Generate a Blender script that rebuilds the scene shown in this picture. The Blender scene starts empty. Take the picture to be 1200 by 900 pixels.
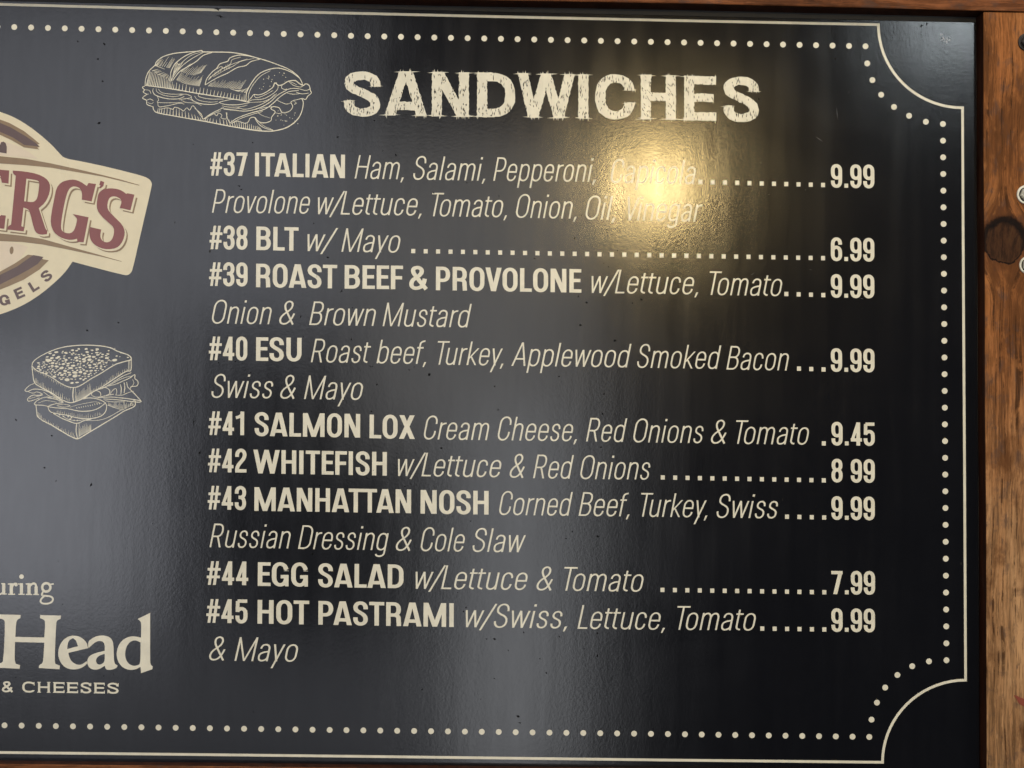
import bpy, math, random
from math import sin, cos, pi, radians, sqrt
from mathutils import Vector, Matrix, noise
from mathutils.geometry import delaunay_2d_cdt

SC = bpy.context.scene
COL = SC.collection

# ------------------------------------------------------------------ camera
def rodrigues(r):
    v = Vector(r)
    return Matrix.Rotation(v.length, 3, v.normalized())
FOC = 1700.0                                    # focal length in photo pixels (photo 1200 x 900)
RC = rodrigues((-0.032, -0.025, 0.017))         # board axes (x right, y down, z in) -> camera axes
TC = Vector((508.86, -305.31, 1715.7)) / 1000
cb = -(RC.transposed() @ TC)                    # camera position in board axes
D0 = -cb.z
def b2w(v): return Vector((v.x, v.z, -v.y))     # board axes -> world axes (X right, Y in, Z up)
RIGHT, DOWN, FWD = (b2w(Vector(RC[i])) for i in range(3))
CAMLOC = Vector((0, -D0, 0))
cam = bpy.data.cameras.new('camera')
cam.sensor_fit = 'HORIZONTAL'; cam.sensor_width = 36.0
cam.lens = 36.0 * FOC / 1200
cam.clip_start = 0.05; cam.clip_end = 60
cam.dof.use_dof = False
camo = bpy.data.objects.new('camera', cam); COL.objects.link(camo)
M3 = Matrix((RIGHT, -DOWN, -FWD)).transposed()
camo.matrix_world = Matrix.Translation(CAMLOC) @ M3.to_4x4()
SC.camera = camo

# ------------------------------------------------------------------ light of the shop
world = bpy.data.worlds.new('World'); SC.world = world; world.use_nodes = True
wb = world.node_tree.nodes['Background']
wb.inputs[0].default_value = (0.80, 0.86, 1.0, 1); wb.inputs[1].default_value = 0.05

def area(name, cx, cy, cz, w, h, rad, colr, aim=None, spread=180):
    """soft rectangular area light for the unseen room; rad = radiance"""
    l = bpy.data.lights.new(name, 'AREA'); l.shape = 'RECTANGLE'; l.size = w; l.size_y = h
    l.energy = rad * pi * w * h
    l.color = colr; l.spread = radians(spread)
    o = bpy.data.objects.new(name, l); COL.objects.link(o); o.location = (cx, cy, cz)
    d = (Vector(aim) if aim is not None else Vector((cx, 0, cz))) - o.location
    o.rotation_euler = d.to_track_quat('-Z', 'Y').to_euler()
    return o
COOL = (0.885, 0.91, 1.0)
# unseen windows and bright walls as area lights, placed for sheen on the board (all 3 m from the wall)
area('room_sheen_light', -1.62, -3.0, -0.20, 1.22, 0.90, 4.1, COOL)
area('room_sheen_light', -1.14, -3.0,  0.86, 1.39, 1.10, 2.25, COOL)
area('room_sheen_light', -0.90, -3.0, -0.92, 1.50, 0.50, 0.75, COOL)  # weak light added to lift the dark lower left of the board
area('room_sheen_light',  0.14, -3.0, -0.56, 0.40, 1.22, 3.4, (0.94, 0.96, 1.0))
area('room_sheen_light',  0.00, -3.0,  0.45, 0.80, 1.00, 1.9, (1.0, 0.98, 0.96))
area('room_sheen_light',  1.56, -3.0,  1.40, 0.22, 0.16, 34.0, (0.86, 0.96, 1.0))  # small light added for the glare in the upper right corner
# diffuse light on wall, frame and print: ceiling from above, side light from the right
area('diffuse_light', 0.45, -1.9, 2.6, 2.6, 0.9, 9.6, (1.0, 0.95, 0.87), aim=(0.1, 0, 0))
area('diffuse_light', 2.7, -2.0, 0.1, 0.9, 1.6, 5.4, (1.0, 0.98, 0.93), aim=(0.4, 0, -0.1))  # side light from the right, level with the board
# the warm pendant whose reflection stands over the words "Capicola" and "Vinegar"
pl = bpy.data.lights.new('pendant_lamp', 'POINT'); pl.energy = 35; pl.shadow_soft_size = 0.078
pl.color = (1.0, 0.73, 0.32)
po = bpy.data.objects.new('pendant_lamp', pl); COL.objects.link(po); po.location = (0.495, -2.4, 0.705)

SC.view_settings.view_transform = 'Standard'
SC.view_settings.look = 'None'
SC.view_settings.exposure = 0.0
SC.view_settings.gamma = 1.0
SC.view_settings.use_curve_mapping = False
SC.render.engine = 'CYCLES'

# ------------------------------------------------------------------ measuring: where a sight line meets a plane parallel to the board
def P(px, py, depth=0.0):
    d = RIGHT * ((px - 600) / FOC) + DOWN * ((py - 450) / FOC) + FWD
    t = (depth - CAMLOC.y) / d.y
    return CAMLOC + d * t

# ------------------------------------------------------------------ node helpers
class N:
    def __init__(s, name):
        s.m = bpy.data.materials.new(name); s.m.use_nodes = True
        s.t = s.m.node_tree; s.b = s.t.nodes['Principled BSDF']; s.L = s.t.links
    def n(s, typ, **kw):
        x = s.t.nodes.new(typ)
        for k, v in kw.items():
            if k.startswith('i_'):
                key = k[2:]; key = int(key) if key.isdigit() else key.replace('_', ' ')
                s.put(x.inputs[key], v)
            else: setattr(x, k, v)
        return x
    def put(s, sock, v):
        if isinstance(v, bpy.types.NodeSocket): s.L.new(v, sock)
        else: sock.default_value = v
    def math(s, op, a, b=0.0, c=0.0, clamp=False):
        x = s.n('ShaderNodeMath', operation=op); x.use_clamp = clamp
        s.put(x.inputs[0], a); s.put(x.inputs[1], b)
        if op == 'MULTIPLY_ADD' or op == 'SMOOTH_MIN': s.put(x.inputs[2], c)
        return x.outputs[0]
    def mapr(s, v, a, b, c=0.0, d=1.0):
        x = s.n('ShaderNodeMapRange'); x.interpolation_type = 'SMOOTHSTEP'
        for i, q in enumerate((v, a, b, c, d)): s.put(x.inputs[i], q)
        return x.outputs[0]
    def mix(s, f, a, b):
        x = s.n('ShaderNodeMix', data_type='RGBA')
        s.put(x.inputs[0], f); s.put(x.inputs[6], a if isinstance(a, bpy.types.NodeSocket) else (*a, 1) if len(a) == 3 else a)
        s.put(x.inputs[7], b if isinstance(b, bpy.types.NodeSocket) else (*b, 1) if len(b) == 3 else b)
        return x.outputs[2]
    def coord(s, scale=(1, 1, 1), loc=(0, 0, 0), rot=(0, 0, 0)):
        g = s.n('ShaderNodeNewGeometry')
        mp = s.n('ShaderNodeMapping'); s.L.new(g.outputs['Position'], mp.inputs[0])
        mp.inputs[1].default_value = loc; mp.inputs[2].default_value = rot; mp.inputs[3].default_value = scale
        return mp.outputs[0]
    def noise(s, vec, scale, detail=3, rough=0.55, dist=0.0):
        x = s.n('ShaderNodeTexNoise'); s.L.new(vec, x.inputs['Vector'])
        x.inputs['Scale'].default_value = scale; x.inputs['Detail'].default_value = detail
        x.inputs['Roughness'].default_value = rough; x.inputs['Distortion'].default_value = dist
        return x.outputs[0]

def film(nt, rough, bump=1.0):
    """what the whole laminated face has in common: orange peel, handling marks, dust specks"""
    c = nt.coord()
    peel = nt.noise(c, 240, 3, 0.6, 0.4)
    peel2 = nt.noise(nt.coord((1, 1, 0.55), rot=(0, 0.45, 0)), 480, 2, 0.5, 0.3)
    wav = nt.noise(nt.coord((1, 1, 0.09)), 23, 2, 0.5)
    h = nt.math('ADD', nt.math('MULTIPLY', peel, 0.000095), nt.math('MULTIPLY', wav, 0.00027))
    h = nt.math('ADD', h, nt.math('MULTIPLY', peel2, 0.000045))
    # rare pock marks
    vo = nt.n('ShaderNodeTexVoronoi'); nt.L.new(nt.coord((1, 1, 0.7)), vo.inputs['Vector']); vo.inputs['Scale'].default_value = 34
    vo.inputs['Randomness'].default_value = 1.0
    wn = nt.n('ShaderNodeTexWhiteNoise'); nt.L.new(vo.outputs['Color'], wn.inputs['Vector'])
    rare = nt.math('GREATER_THAN', wn.outputs[0], 0.86)
    wob = nt.noise(c, 900, 2)
    dd = nt.math('ADD', vo.outputs['Distance'], nt.math('MULTIPLY', nt.math('SUBTRACT', wob, 0.5), 0.06))
    spot = nt.math('MULTIPLY', nt.mapr(dd, 0.025, 0.055, 1, 0), rare)
    # faint vertical wiping marks change the gloss a little
    wipe = nt.noise(nt.coord((1, 1, 0.07), rot=(0, 0.03, 0)), 46, 3, 0.55)
    fine = nt.noise(nt.coord((1, 1, 0.12)), 160, 2, 0.6)
    smud = nt.noise(c, 7, 4, 0.6, 0.8)
    r = nt.math('ADD', rough - 0.085, nt.math('MULTIPLY', wipe, 0.085))
    r = nt.math('ADD', r, nt.math('MULTIPLY', smud, 0.08))
    nt.put(nt.b.inputs['Roughness'], r)
    sp = nt.math('ADD', 0.40, nt.math('MULTIPLY', nt.math('ADD', wipe, nt.math('ADD', fine, smud)), 0.11))
    nt.put(nt.b.inputs['Specular IOR Level'], nt.math('MULTIPLY', sp, nt.math('SUBTRACT', 1, nt.math('MULTIPLY', spot, 0.8))))
    bp = nt.n('ShaderNodeBump'); bp.inputs['Strength'].default_value = 0.55 * bump; bp.inputs['Distance'].default_value = 1.0
    nt.L.new(h, bp.inputs['Height']); nt.L.new(bp.outputs[0], nt.b.inputs['Normal'])
    return c, spot, wipe, smud

def mat_print(name, colr, rough=0.27, var=0.06, bump=1.0):
    nt = N(name); c, spot, wipe, smud = film(nt, rough, bump)
    v = nt.noise(c, 60, 3)
    dark = tuple(q * (1 - var * 2) for q in colr)
    base = nt.mix(nt.mapr(v, 0.3, 0.7), dark, colr)
    nt.put(nt.b.inputs['Base Color'], nt.mix(nt.math('MULTIPLY', spot, 0.85), base, (0.02, 0.018, 0.016)))
    return nt.m
M_BLACK = mat_print('black laminate', (0.0030, 0.0031, 0.0044), 0.175)
M_CREAM = mat_print('cream print', (0.72, 0.67, 0.52), 0.27)
M_BADGE = mat_print('pale cream print', (0.68, 0.595, 0.400), 0.30, 0.03)
M_PINK = mat_print('pinkish cream print', (0.66, 0.55, 0.40), 0.30, 0.03)
M_TAN = mat_print('tan print', (0.235, 0.150, 0.066), 0.30)
M_BROWN = mat_print('brown print', (0.095, 0.050, 0.038), 0.30)
M_RED = mat_print('oxblood print', (0.205, 0.045, 0.034), 0.30, 0.04)
M_LINE = mat_print('fine line print', (0.74, 0.68, 0.51), 0.30)

def mat_wood(name, grain='Z', tint=(0.36, 0.155, 0.052), knots=(), dark=1.0, lower=None):
    nt = N(name)
    def st(k): return (1, 1, k) if grain == 'Z' else (k, 1, 1)
    c0 = nt.coord()
    wv = nt.noise(c0, 7, 3)
    sx = nt.n('ShaderNodeSeparateXYZ'); nt.L.new(c0, sx.inputs[0])
    knotd = None
    push = nt.math('MULTIPLY', nt.math('SUBTRACT', wv, 0.5), 0.012)
    for (kx, kz, r) in knots:                    # the grain parts round a knot
        dx = nt.math('SUBTRACT', sx.outputs[0], kx); dz = nt.math('SUBTRACT', sx.outputs[2], kz)
        rr = nt.math('SQRT', nt.math('ADD', nt.math('MULTIPLY', dx, dx), nt.math('MULTIPLY', nt.math('MULTIPLY', dz, dz), 0.86)))
        f = nt.mapr(rr, r * .9, r * 3.0, 1.0, 0.0)
        push = nt.math('ADD', push, nt.math('MULTIPLY', nt.math('MULTIPLY', dx, f), -0.75))
    bend = nt.n('ShaderNodeVectorMath', operation='ADD'); cx = nt.n('ShaderNodeCombineXYZ')
    nt.L.new(push, cx.inputs[0 if grain == 'Z' else 2]); nt.L.new(c0, bend.inputs[0]); nt.L.new(cx.outputs[0], bend.inputs[1])
    def gn(scale, k, detail=4, rough=0.6, dist=0.0):
        mp = nt.n('ShaderNodeMapping'); nt.L.new(bend.outputs[0], mp.inputs[0]); mp.inputs[3].default_value = st(k)
        return nt.noise(mp.outputs[0], scale, detail, rough, dist)
    g1 = gn(150, 0.06, 5, 0.7); g2 = gn(470, 0.06, 4, 0.75); g3 = gn(38, 0.07, 3, 0.55, 0.6); g4 = gn(300, 0.16, 3, 0.6)
    blot = nt.noise(nt.coord(st(0.55)), 26, 5, 0.62, 0.3)
    blot2 = nt.noise(nt.coord(st(0.6)), 75, 4, 0.65, 0.4)
    def board_colour(t):
        lo = tuple(q * 0.33 for q in t); hi = (t[0] * 1.30, t[1] * 1.45, t[2] * 1.6)
        c = nt.mix(nt.mapr(g1, 0.34, 0.64), lo, t)
        c = nt.mix(nt.math('MULTIPLY', nt.mapr(g3, 0.46, 0.70), 0.7), c, hi)
        c = nt.mix(nt.math('MULTIPLY', nt.mapr(g2, 0.48, 0.62), 0.72), c, lo)
        return nt.mix(nt.math('MULTIPLY', nt.mapr(g4, 0.56, 0.70), 0.45), c, hi)
    pore = nt.math('MULTIPLY', nt.mapr(gn(330, 0.022, 2, 0.5), 0.60, 0.66), nt.mapr(blot2, 0.40, 0.55))
    base = board_colour(tint)
    if lower:
        f = nt.mapr(nt.math('ADD', sx.outputs[2], nt.math('MULTIPLY', nt.math('SUBTRACT', blot, .5), 0.25)), 0.14, -0.20)
        base = nt.mix(f, base, board_colour(lower))
    d1 = nt.math('MULTIPLY', nt.mapr(blot, 0.47, 0.64), 0.72 * dark)
    base = nt.mix(d1, base, tuple(q * 0.26 for q in tint))
    d2 = nt.math('MULTIPLY', nt.math('MULTIPLY', nt.mapr(blot2, 0.52, 0.68), nt.mapr(g2, 0.35, 0.6, 0.5, 1)), 0.62 * dark)
    base = nt.mix(d2, base, (0.070, 0.045, 0.036))
    base = nt.mix(nt.math('MULTIPLY', pore, 0.8), base, tuple(q * 0.12 for q in tint))
    for (kx, kz, r) in knots:
        dx = nt.math('SUBTRACT', sx.outputs[0], kx); dz = nt.math('SUBTRACT', sx.outputs[2], kz)
        rr = nt.math('SQRT', nt.math('ADD', nt.math('MULTIPLY', dx, dx), nt.math('MULTIPLY', nt.math('MULTIPLY', dz, dz), 0.86)))
        rr = nt.math('ADD', rr, nt.math('MULTIPLY', nt.math('SUBTRACT', nt.noise(c0, 38, 5, 0.7), 0.5), r * 0.75))
        q = nt.math('DIVIDE', rr, r)
        inside = nt.mapr(q, 1.02, 0.90)
        thick = nt.mapr(dz, -r * 0.7, r * 0.9, 0.07, 0.30)
        ring = nt.mapr(nt.math('DIVIDE', nt.math('ABSOLUTE', nt.math('SUBTRACT', q, 1.0)), thick), 0.25, 1.0, 1, 0)
        kc = nt.mix(nt.mapr(nt.noise(nt.coord(st(.25)), 210, 4, .65), 0.35, 0.65), (0.020, 0.009, 0.005), (0.058, 0.024, 0.010))
        kc = nt.mix(nt.math('MULTIPLY', nt.mapr(g2, 0.5, 0.7), .5), kc, (0.085, 0.040, 0.016))
        halo = nt.mapr(q, 1.0, 2.1, 0.62, 0)
        base = nt.mix(nt.math('MULTIPLY', halo, nt.mapr(blot2, .38, .6)), base, (0.085, 0.030, 0.012))
        base = nt.mix(inside, base, kc)
        base = nt.mix(nt.math('MULTIPLY', ring, 0.93), base, (0.004, 0.003, 0.003))
    nt.put(nt.b.inputs['Base Color'], base)
    nt.put(nt.b.inputs['Roughness'], nt.math('MULTIPLY_ADD', g1, 0.25, 0.36))
    nt.b.inputs['Specular IOR Level'].default_value = 0.07
    h = nt.math('ADD', nt.math('MULTIPLY', g1, 0.0007), nt.math('MULTIPLY', g2, 0.0003))
    bp = nt.n('ShaderNodeBump'); bp.inputs['Strength'].default_value = 0.7; bp.inputs['Distance'].default_value = 1.0
    nt.L.new(h, bp.inputs['Height']); nt.L.new(bp.outputs[0], nt.b.inputs['Normal'])
    return nt.m

def mat_metal(name, colr, rough, metal=1.0):
    nt = N(name); c = nt.coord()
    v = nt.noise(c, 90, 3, 0.5)
    nt.put(nt.b.inputs['Base Color'], nt.mix(nt.mapr(v, 0.4, 0.72), colr, tuple(q * 0.35 for q in colr)))
    nt.b.inputs['Metallic'].default_value = metal
    nt.put(nt.b.inputs['Roughness'], nt.math('MULTIPLY_ADD', v, 0.3, rough))
    bp = nt.n('ShaderNodeBump'); bp.inputs['Strength'].default_value = 0.3; bp.inputs['Distance'].default_value = 0.001
    nt.L.new(v, bp.inputs['Height']); nt.L.new(bp.outputs[0], nt.b.inputs['Normal'])
    return nt.m

# ------------------------------------------------------------------ object helpers
def link(name, me, mat, parent=None, label=None, kind=None):
    o = bpy.data.objects.new(name, me); COL.objects.link(o)
    if mat: me.materials.append(mat)
    if parent:
        o.parent = parent
        wp = Vector((0, 0, 0)); q = parent
        while q: wp += q.location; q = q.parent
        o.location = (0, 0, 0)
        me.transform(Matrix.Translation(-wp))
    if label: o['label'] = label
    if kind: o['kind'] = kind
    return o
def thing(name, label, cat, loc, group=None):
    o = bpy.data.objects.new(name, None); COL.objects.link(o); o.location = loc
    o.empty_display_size = 0.05
    o['label'] = label; o['category'] = cat
    if group: o['group'] = group
    return o
def area2(p):
    return 0.5 * sum(p[i - 1][0] * p[i][1] - p[i][0] * p[i - 1][1] for i in range(len(p)))
def clean(p):
    q = []
    for v in p:
        if not q or abs(v[0] - q[-1][0]) + abs(v[1] - q[-1][1]) > 1e-4: q.append((v[0], v[1]))
    if len(q) > 1 and abs(q[0][0] - q[-1][0]) + abs(q[0][1] - q[-1][1]) < 1e-4: q.pop()
    return q
def print_mesh(name, polys, holes=(), lift=0.00025, base=-0.00002):
    """union of flat polygons given in measured units, as a thin printed layer standing on the board face"""
    vs, fs, nh = [], [], []
    for lst, hole in ((polys, False), (holes, True)):
        for p in lst:
            p = clean(p)
            if len(p) < 3 or abs(area2(p)) < 1e-3: continue
            if area2(p) < 0: p = p[::-1]
            i0 = len(vs); vs += [Vector(v) for v in p]; fs.append(list(range(i0, i0 + len(p)))); nh.append(hole)
    ov, oe, of, _, _, orig = delaunay_2d_cdt(vs, [], fs, 0, 1e-4, True)
    cell = 3.0; grid = {}
    for k, f in enumerate(fs):
        q = [vs[i] for i in f]
        x0, x1 = min(v.x for v in q), max(v.x for v in q); y0, y1 = min(v.y for v in q), max(v.y for v in q)
        for gx in range(int(x0 // cell), int(x1 // cell) + 1):
            for gy in range(int(y0 // cell), int(y1 // cell) + 1): grid.setdefault((gx, gy), []).append((x0, x1, y0, y1, k))
    def inside(x, y, f):
        r = False; j = f[-1]
        for i in f:
            a, b = vs[i], vs[j]
            if (a.y > y) != (b.y > y) and x < (b.x - a.x) * (y - a.y) / (b.y - a.y) + a.x: r = not r
            j = i
        return r
    keep = []
    for f in of:
        a, b, c = ov[f[0]], ov[f[1]], ov[f[2]]
        if abs((b.x - a.x) * (c.y - a.y) - (c.x - a.x) * (b.y - a.y)) < 1e-6: continue
        x, y = (a.x + b.x + c.x) / 3, (a.y + b.y + c.y) / 3
        yes = no = False
        for (x0, x1, y0, y1, k) in grid.get((int(x // cell), int(y // cell)), ()):
            if x0 <= x <= x1 and y0 <= y <= y1 and (not yes or nh[k]) and inside(x, y, fs[k]):
                if nh[k]: no = True; break
                yes = True
        if yes and not no: keep.append(f)
    V, F, use = [], [], {}
    def gv(i, top):
        k = (i, top)
        if k not in use:
            use[k] = len(V)
            V.append(P(ov[i][0], ov[i][1], -lift if top else -base))
        return use[k]
    ed = {}
    for f in keep:
        a, b, c = (ov[i] for i in f[:3])
        if (b[0] - a[0]) * (c[1] - a[1]) - (c[0] - a[0]) * (b[1] - a[1]) > 0: f = list(f)[::-1]   # y runs down
        F.append([gv(i, True) for i in f])
        for i in range(len(f)):
            e = (f[i], f[(i + 1) % len(f)])
            if (e[1], e[0]) in ed: del ed[(e[1], e[0])]
            else: ed[e] = 1
    for (i, j) in ed: F.append([gv(j, True), gv(i, True), gv(i, False), gv(j, False)])
    me = bpy.data.meshes.new(name); me.from_pydata(V, [], F); me.update()
    return me

# ------------------------------------------------------------------ pen: strokes of a letter as polygons (y up)
class Pen:
    def __init__(s, sv, sh=None, seg=None):
        s.sv, s.sh = sv, sh or sv; s.f = []; s.seg = seg; s.ends = []
    def curve(s, cmds, K=0.58, n=7):
        pts = []
        for c in cmds:
            op = c[0]
            if op in 'ML': pts.append((c[1], c[2])); continue
            x0, y0 = pts[-1]
            if op == 'C': p1, p2, p3 = (c[1], c[2]), (c[3], c[4]), (c[5], c[6])
            else:
                p3 = (c[1], c[2]); dx, dy = p3[0] - x0, p3[1] - y0
                if op == 'v': p1, p2 = (x0, y0 + K * dy), (p3[0] - K * dx, p3[1])
                else: p1, p2 = (x0 + K * dx, y0), (p3[0], p3[1] - K * dy)
            for i in range(1, n + 1):
                t = i / n; u = 1 - t
                pts.append((u**3 * x0 + 3 * u * u * t * p1[0] + 3 * u * t * t * p2[0] + t**3 * p3[0],
                            u**3 * y0 + 3 * u * u * t * p1[1] + 3 * u * t * t * p2[1] + t**3 * p3[1]))
        return pts
    def width(s, dx, dy):
        l = sqrt(dx * dx + dy * dy) or 1
        return sqrt((s.sv * dy / l) ** 2 + (s.sh * dx / l) ** 2)
    def stroke(s, cmds, close=False, K=0.58, n=7, w=None):
        p = s.curve(cmds, K, n) if isinstance(cmds[0][0], str) else list(cmds)
        q = [p[0]]
        for v in p[1:]:
            if abs(v[0] - q[-1][0]) + abs(v[1] - q[-1][1]) > 1e-3: q.append(v)
        p = q
        if s.seg:
            q = [p[0]]
            for v in p[1:] + ([p[0]] if close else []):
                a = q[-1]; l = math.hypot(v[0] - a[0], v[1] - a[1]); m = max(1, int(l / s.seg))
                q += [(a[0] + (v[0] - a[0]) * k / m, a[1] + (v[1] - a[1]) * k / m) for k in range(1, m + 1)]
            if close: q.pop()
            p = q
        if close and math.hypot(p[0][0] - p[-1][0], p[0][1] - p[-1][1]) < 1e-3: p.pop()
        N_ = len(p); L, R = [], []
        for i in range(N_):
            a = p[i - 1] if (i or close) else None
            b = p[(i + 1) % N_] if (i < N_ - 1 or close) else None
            c = p[i]
            d1 = (c[0] - a[0], c[1] - a[1]) if a else (b[0] - c[0], b[1] - c[1])
            d2 = (b[0] - c[0], b[1] - c[1]) if b else d1
            l1 = math.hypot(*d1); l2 = math.hypot(*d2)
            d1 = (d1[0] / l1, d1[1] / l1); d2 = (d2[0] / l2, d2[1] / l2)
            m = (d1[0] + d2[0], d1[1] + d2[1]); ml = math.hypot(*m)
            if ml < 0.3: m = d1; ml = 1
            m = (m[0] / ml, m[1] / ml); nx, ny = -m[1], m[0]
            ww = (w[i] if isinstance(w, list) else w) if w else s.width(*m)
            k = ww / 2 / max(0.55, nx * -d1[1] + ny * d1[0])
            L.append((c[0] + nx * k, c[1] + ny * k)); R.append((c[0] - nx * k, c[1] - ny * k))
        for i in range(N_ if close else N_ - 1):
            j = (i + 1) % N_
            s.f.append([L[i], L[j], R[j], R[i]])
    def diag(s, x0, y0, x1, y1, hw, hw2=None):
        hw2 = hw2 or hw
        m = max(1, int(abs(y1 - y0) / s.seg)) if s.seg else 1
        for k in range(m):
            t0, t1 = k / m, (k + 1) / m
            xa, ya, wa = x0 + (x1 - x0) * t0, y0 + (y1 - y0) * t0, hw + (hw2 - hw) * t0
            xb, yb, wb_ = x0 + (x1 - x0) * t1, y0 + (y1 - y0) * t1, hw + (hw2 - hw) * t1
            s.f.append([(xa - wa / 2, ya), (xa + wa / 2, ya), (xb + wb_ / 2, yb), (xb - wb_ / 2, yb)])
        s.ends += [(x0, y0, hw), (x1, y1, hw2)]
    def vst(s, x, y0, y1): s.diag(x, y0, x, y1, s.sv)
    def hst(s, x0, x1, y):
        m = max(1, int(abs(x1 - x0) / s.seg)) if s.seg else 1
        for k in range(m):
            a, b = x0 + (x1 - x0) * k / m, x0 + (x1 - x0) * (k + 1) / m
            s.f.append([(a, y - s.sh / 2), (b, y - s.sh / 2), (b, y + s.sh / 2), (a, y + s.sh / 2)])

# (width, left bearing, right bearing) for a cap height of 27.5; s straight, r round, d diagonal
BW = dict(zip('ABDEFGHILMNOPRSTUVWX&#.0123456789 -', [0] * 40))
BW.update({'A': (20.6, 'd', 'd'), 'B': (17.2, 's', 'r'), 'C': (17, 'r', 'r'), 'D': (17.6, 's', 'r'), 'E': (13.8, 's', 'd'), 'F': (13.6, 's', 'd'),
  'G': (18.2, 'r', 's'), 'H': (17.4, 's', 's'), 'I': (5.5, 's', 's'), 'L': (13.6, 's', 'd'), 'M': (25.2, 's', 's'), 'N': (18.3, 's', 's'),
  'O': (17.4, 'r', 'r'), 'P': (16.5, 's', 'r'), 'R': (16.8, 's', 's'), 'S': (16.3, 'r', 'r'), 'T': (16.8, 'd', 'd'), 'U': (17.3, 's', 's'),
  'V': (18.8, 'd', 'd'), 'W': (31.0, 'd', 'd'), 'X': (18.8, 'd', 'd'), '&': (21.8, 'r', 'd'), '#': (16.2, 'd', 'd'), '.': (4.7, 's', 's'), ' ': (4.7, 's', 's')})
for d_ in '0123456789': BW[d_] = (14.2, 'r', 'r')
BW['1'] = (10.4, 'r', 's')
LW = {'A': (17.0, 'd', 'd'), 'B': (13.6, 's', 'r'), 'C': (14.3, 'r', 'r'), 'D': (14.6, 's', 'r'), 'H': (15.2, 's', 's'), 'L': (10.8, 's', 'd'),
  'M': (20.4, 's', 's'), 'O': (15.6, 'r', 'r'), 'P': (13.2, 's', 'r'), 'R': (13.8, 's', 's'), 'S': (13.8, 'r', 'r'), 'T': (14.8, 'd', 'd'), 'V': (15.4, 'd', 'd'),
  'a': (11.7, 'r', 's'), 'b': (12.4, 's', 'r'), 'c': (11.4, 'r', 'r'), 'd': (12.4, 'r', 's'), 'e': (12.2, 'r', 'r'), 'f': (8.6, 'd', 'd'), 'g': (12.4, 'r', 's'),
  'h': (11.8, 's', 's'), 'i': (2.4, 's', 's'), 'k': (12.0, 's', 'd'), 'l': (2.4, 's', 's'), 'm': (19.6, 's', 's'), 'n': (11.8, 's', 's'), 'o': (12.6, 'r', 'r'),
  'p': (12.4, 's', 'r'), 'r': (7.4, 's', 'd'), 's': (10.8, 'r', 'r'), 't': (8.2, 'd', 'd'), 'u': (11.8, 's', 's'), 'v': (12.4, 'd', 'd'), 'w': (19.4, 'd', 'd'),
  'y': (12.6, 'd', 'd'), '/': (13.0, 'd', 'd'), ',': (3.4, 's', 's'), '&': (17.6, 'r', 'd'), '.': (3, 's', 's')}

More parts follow.
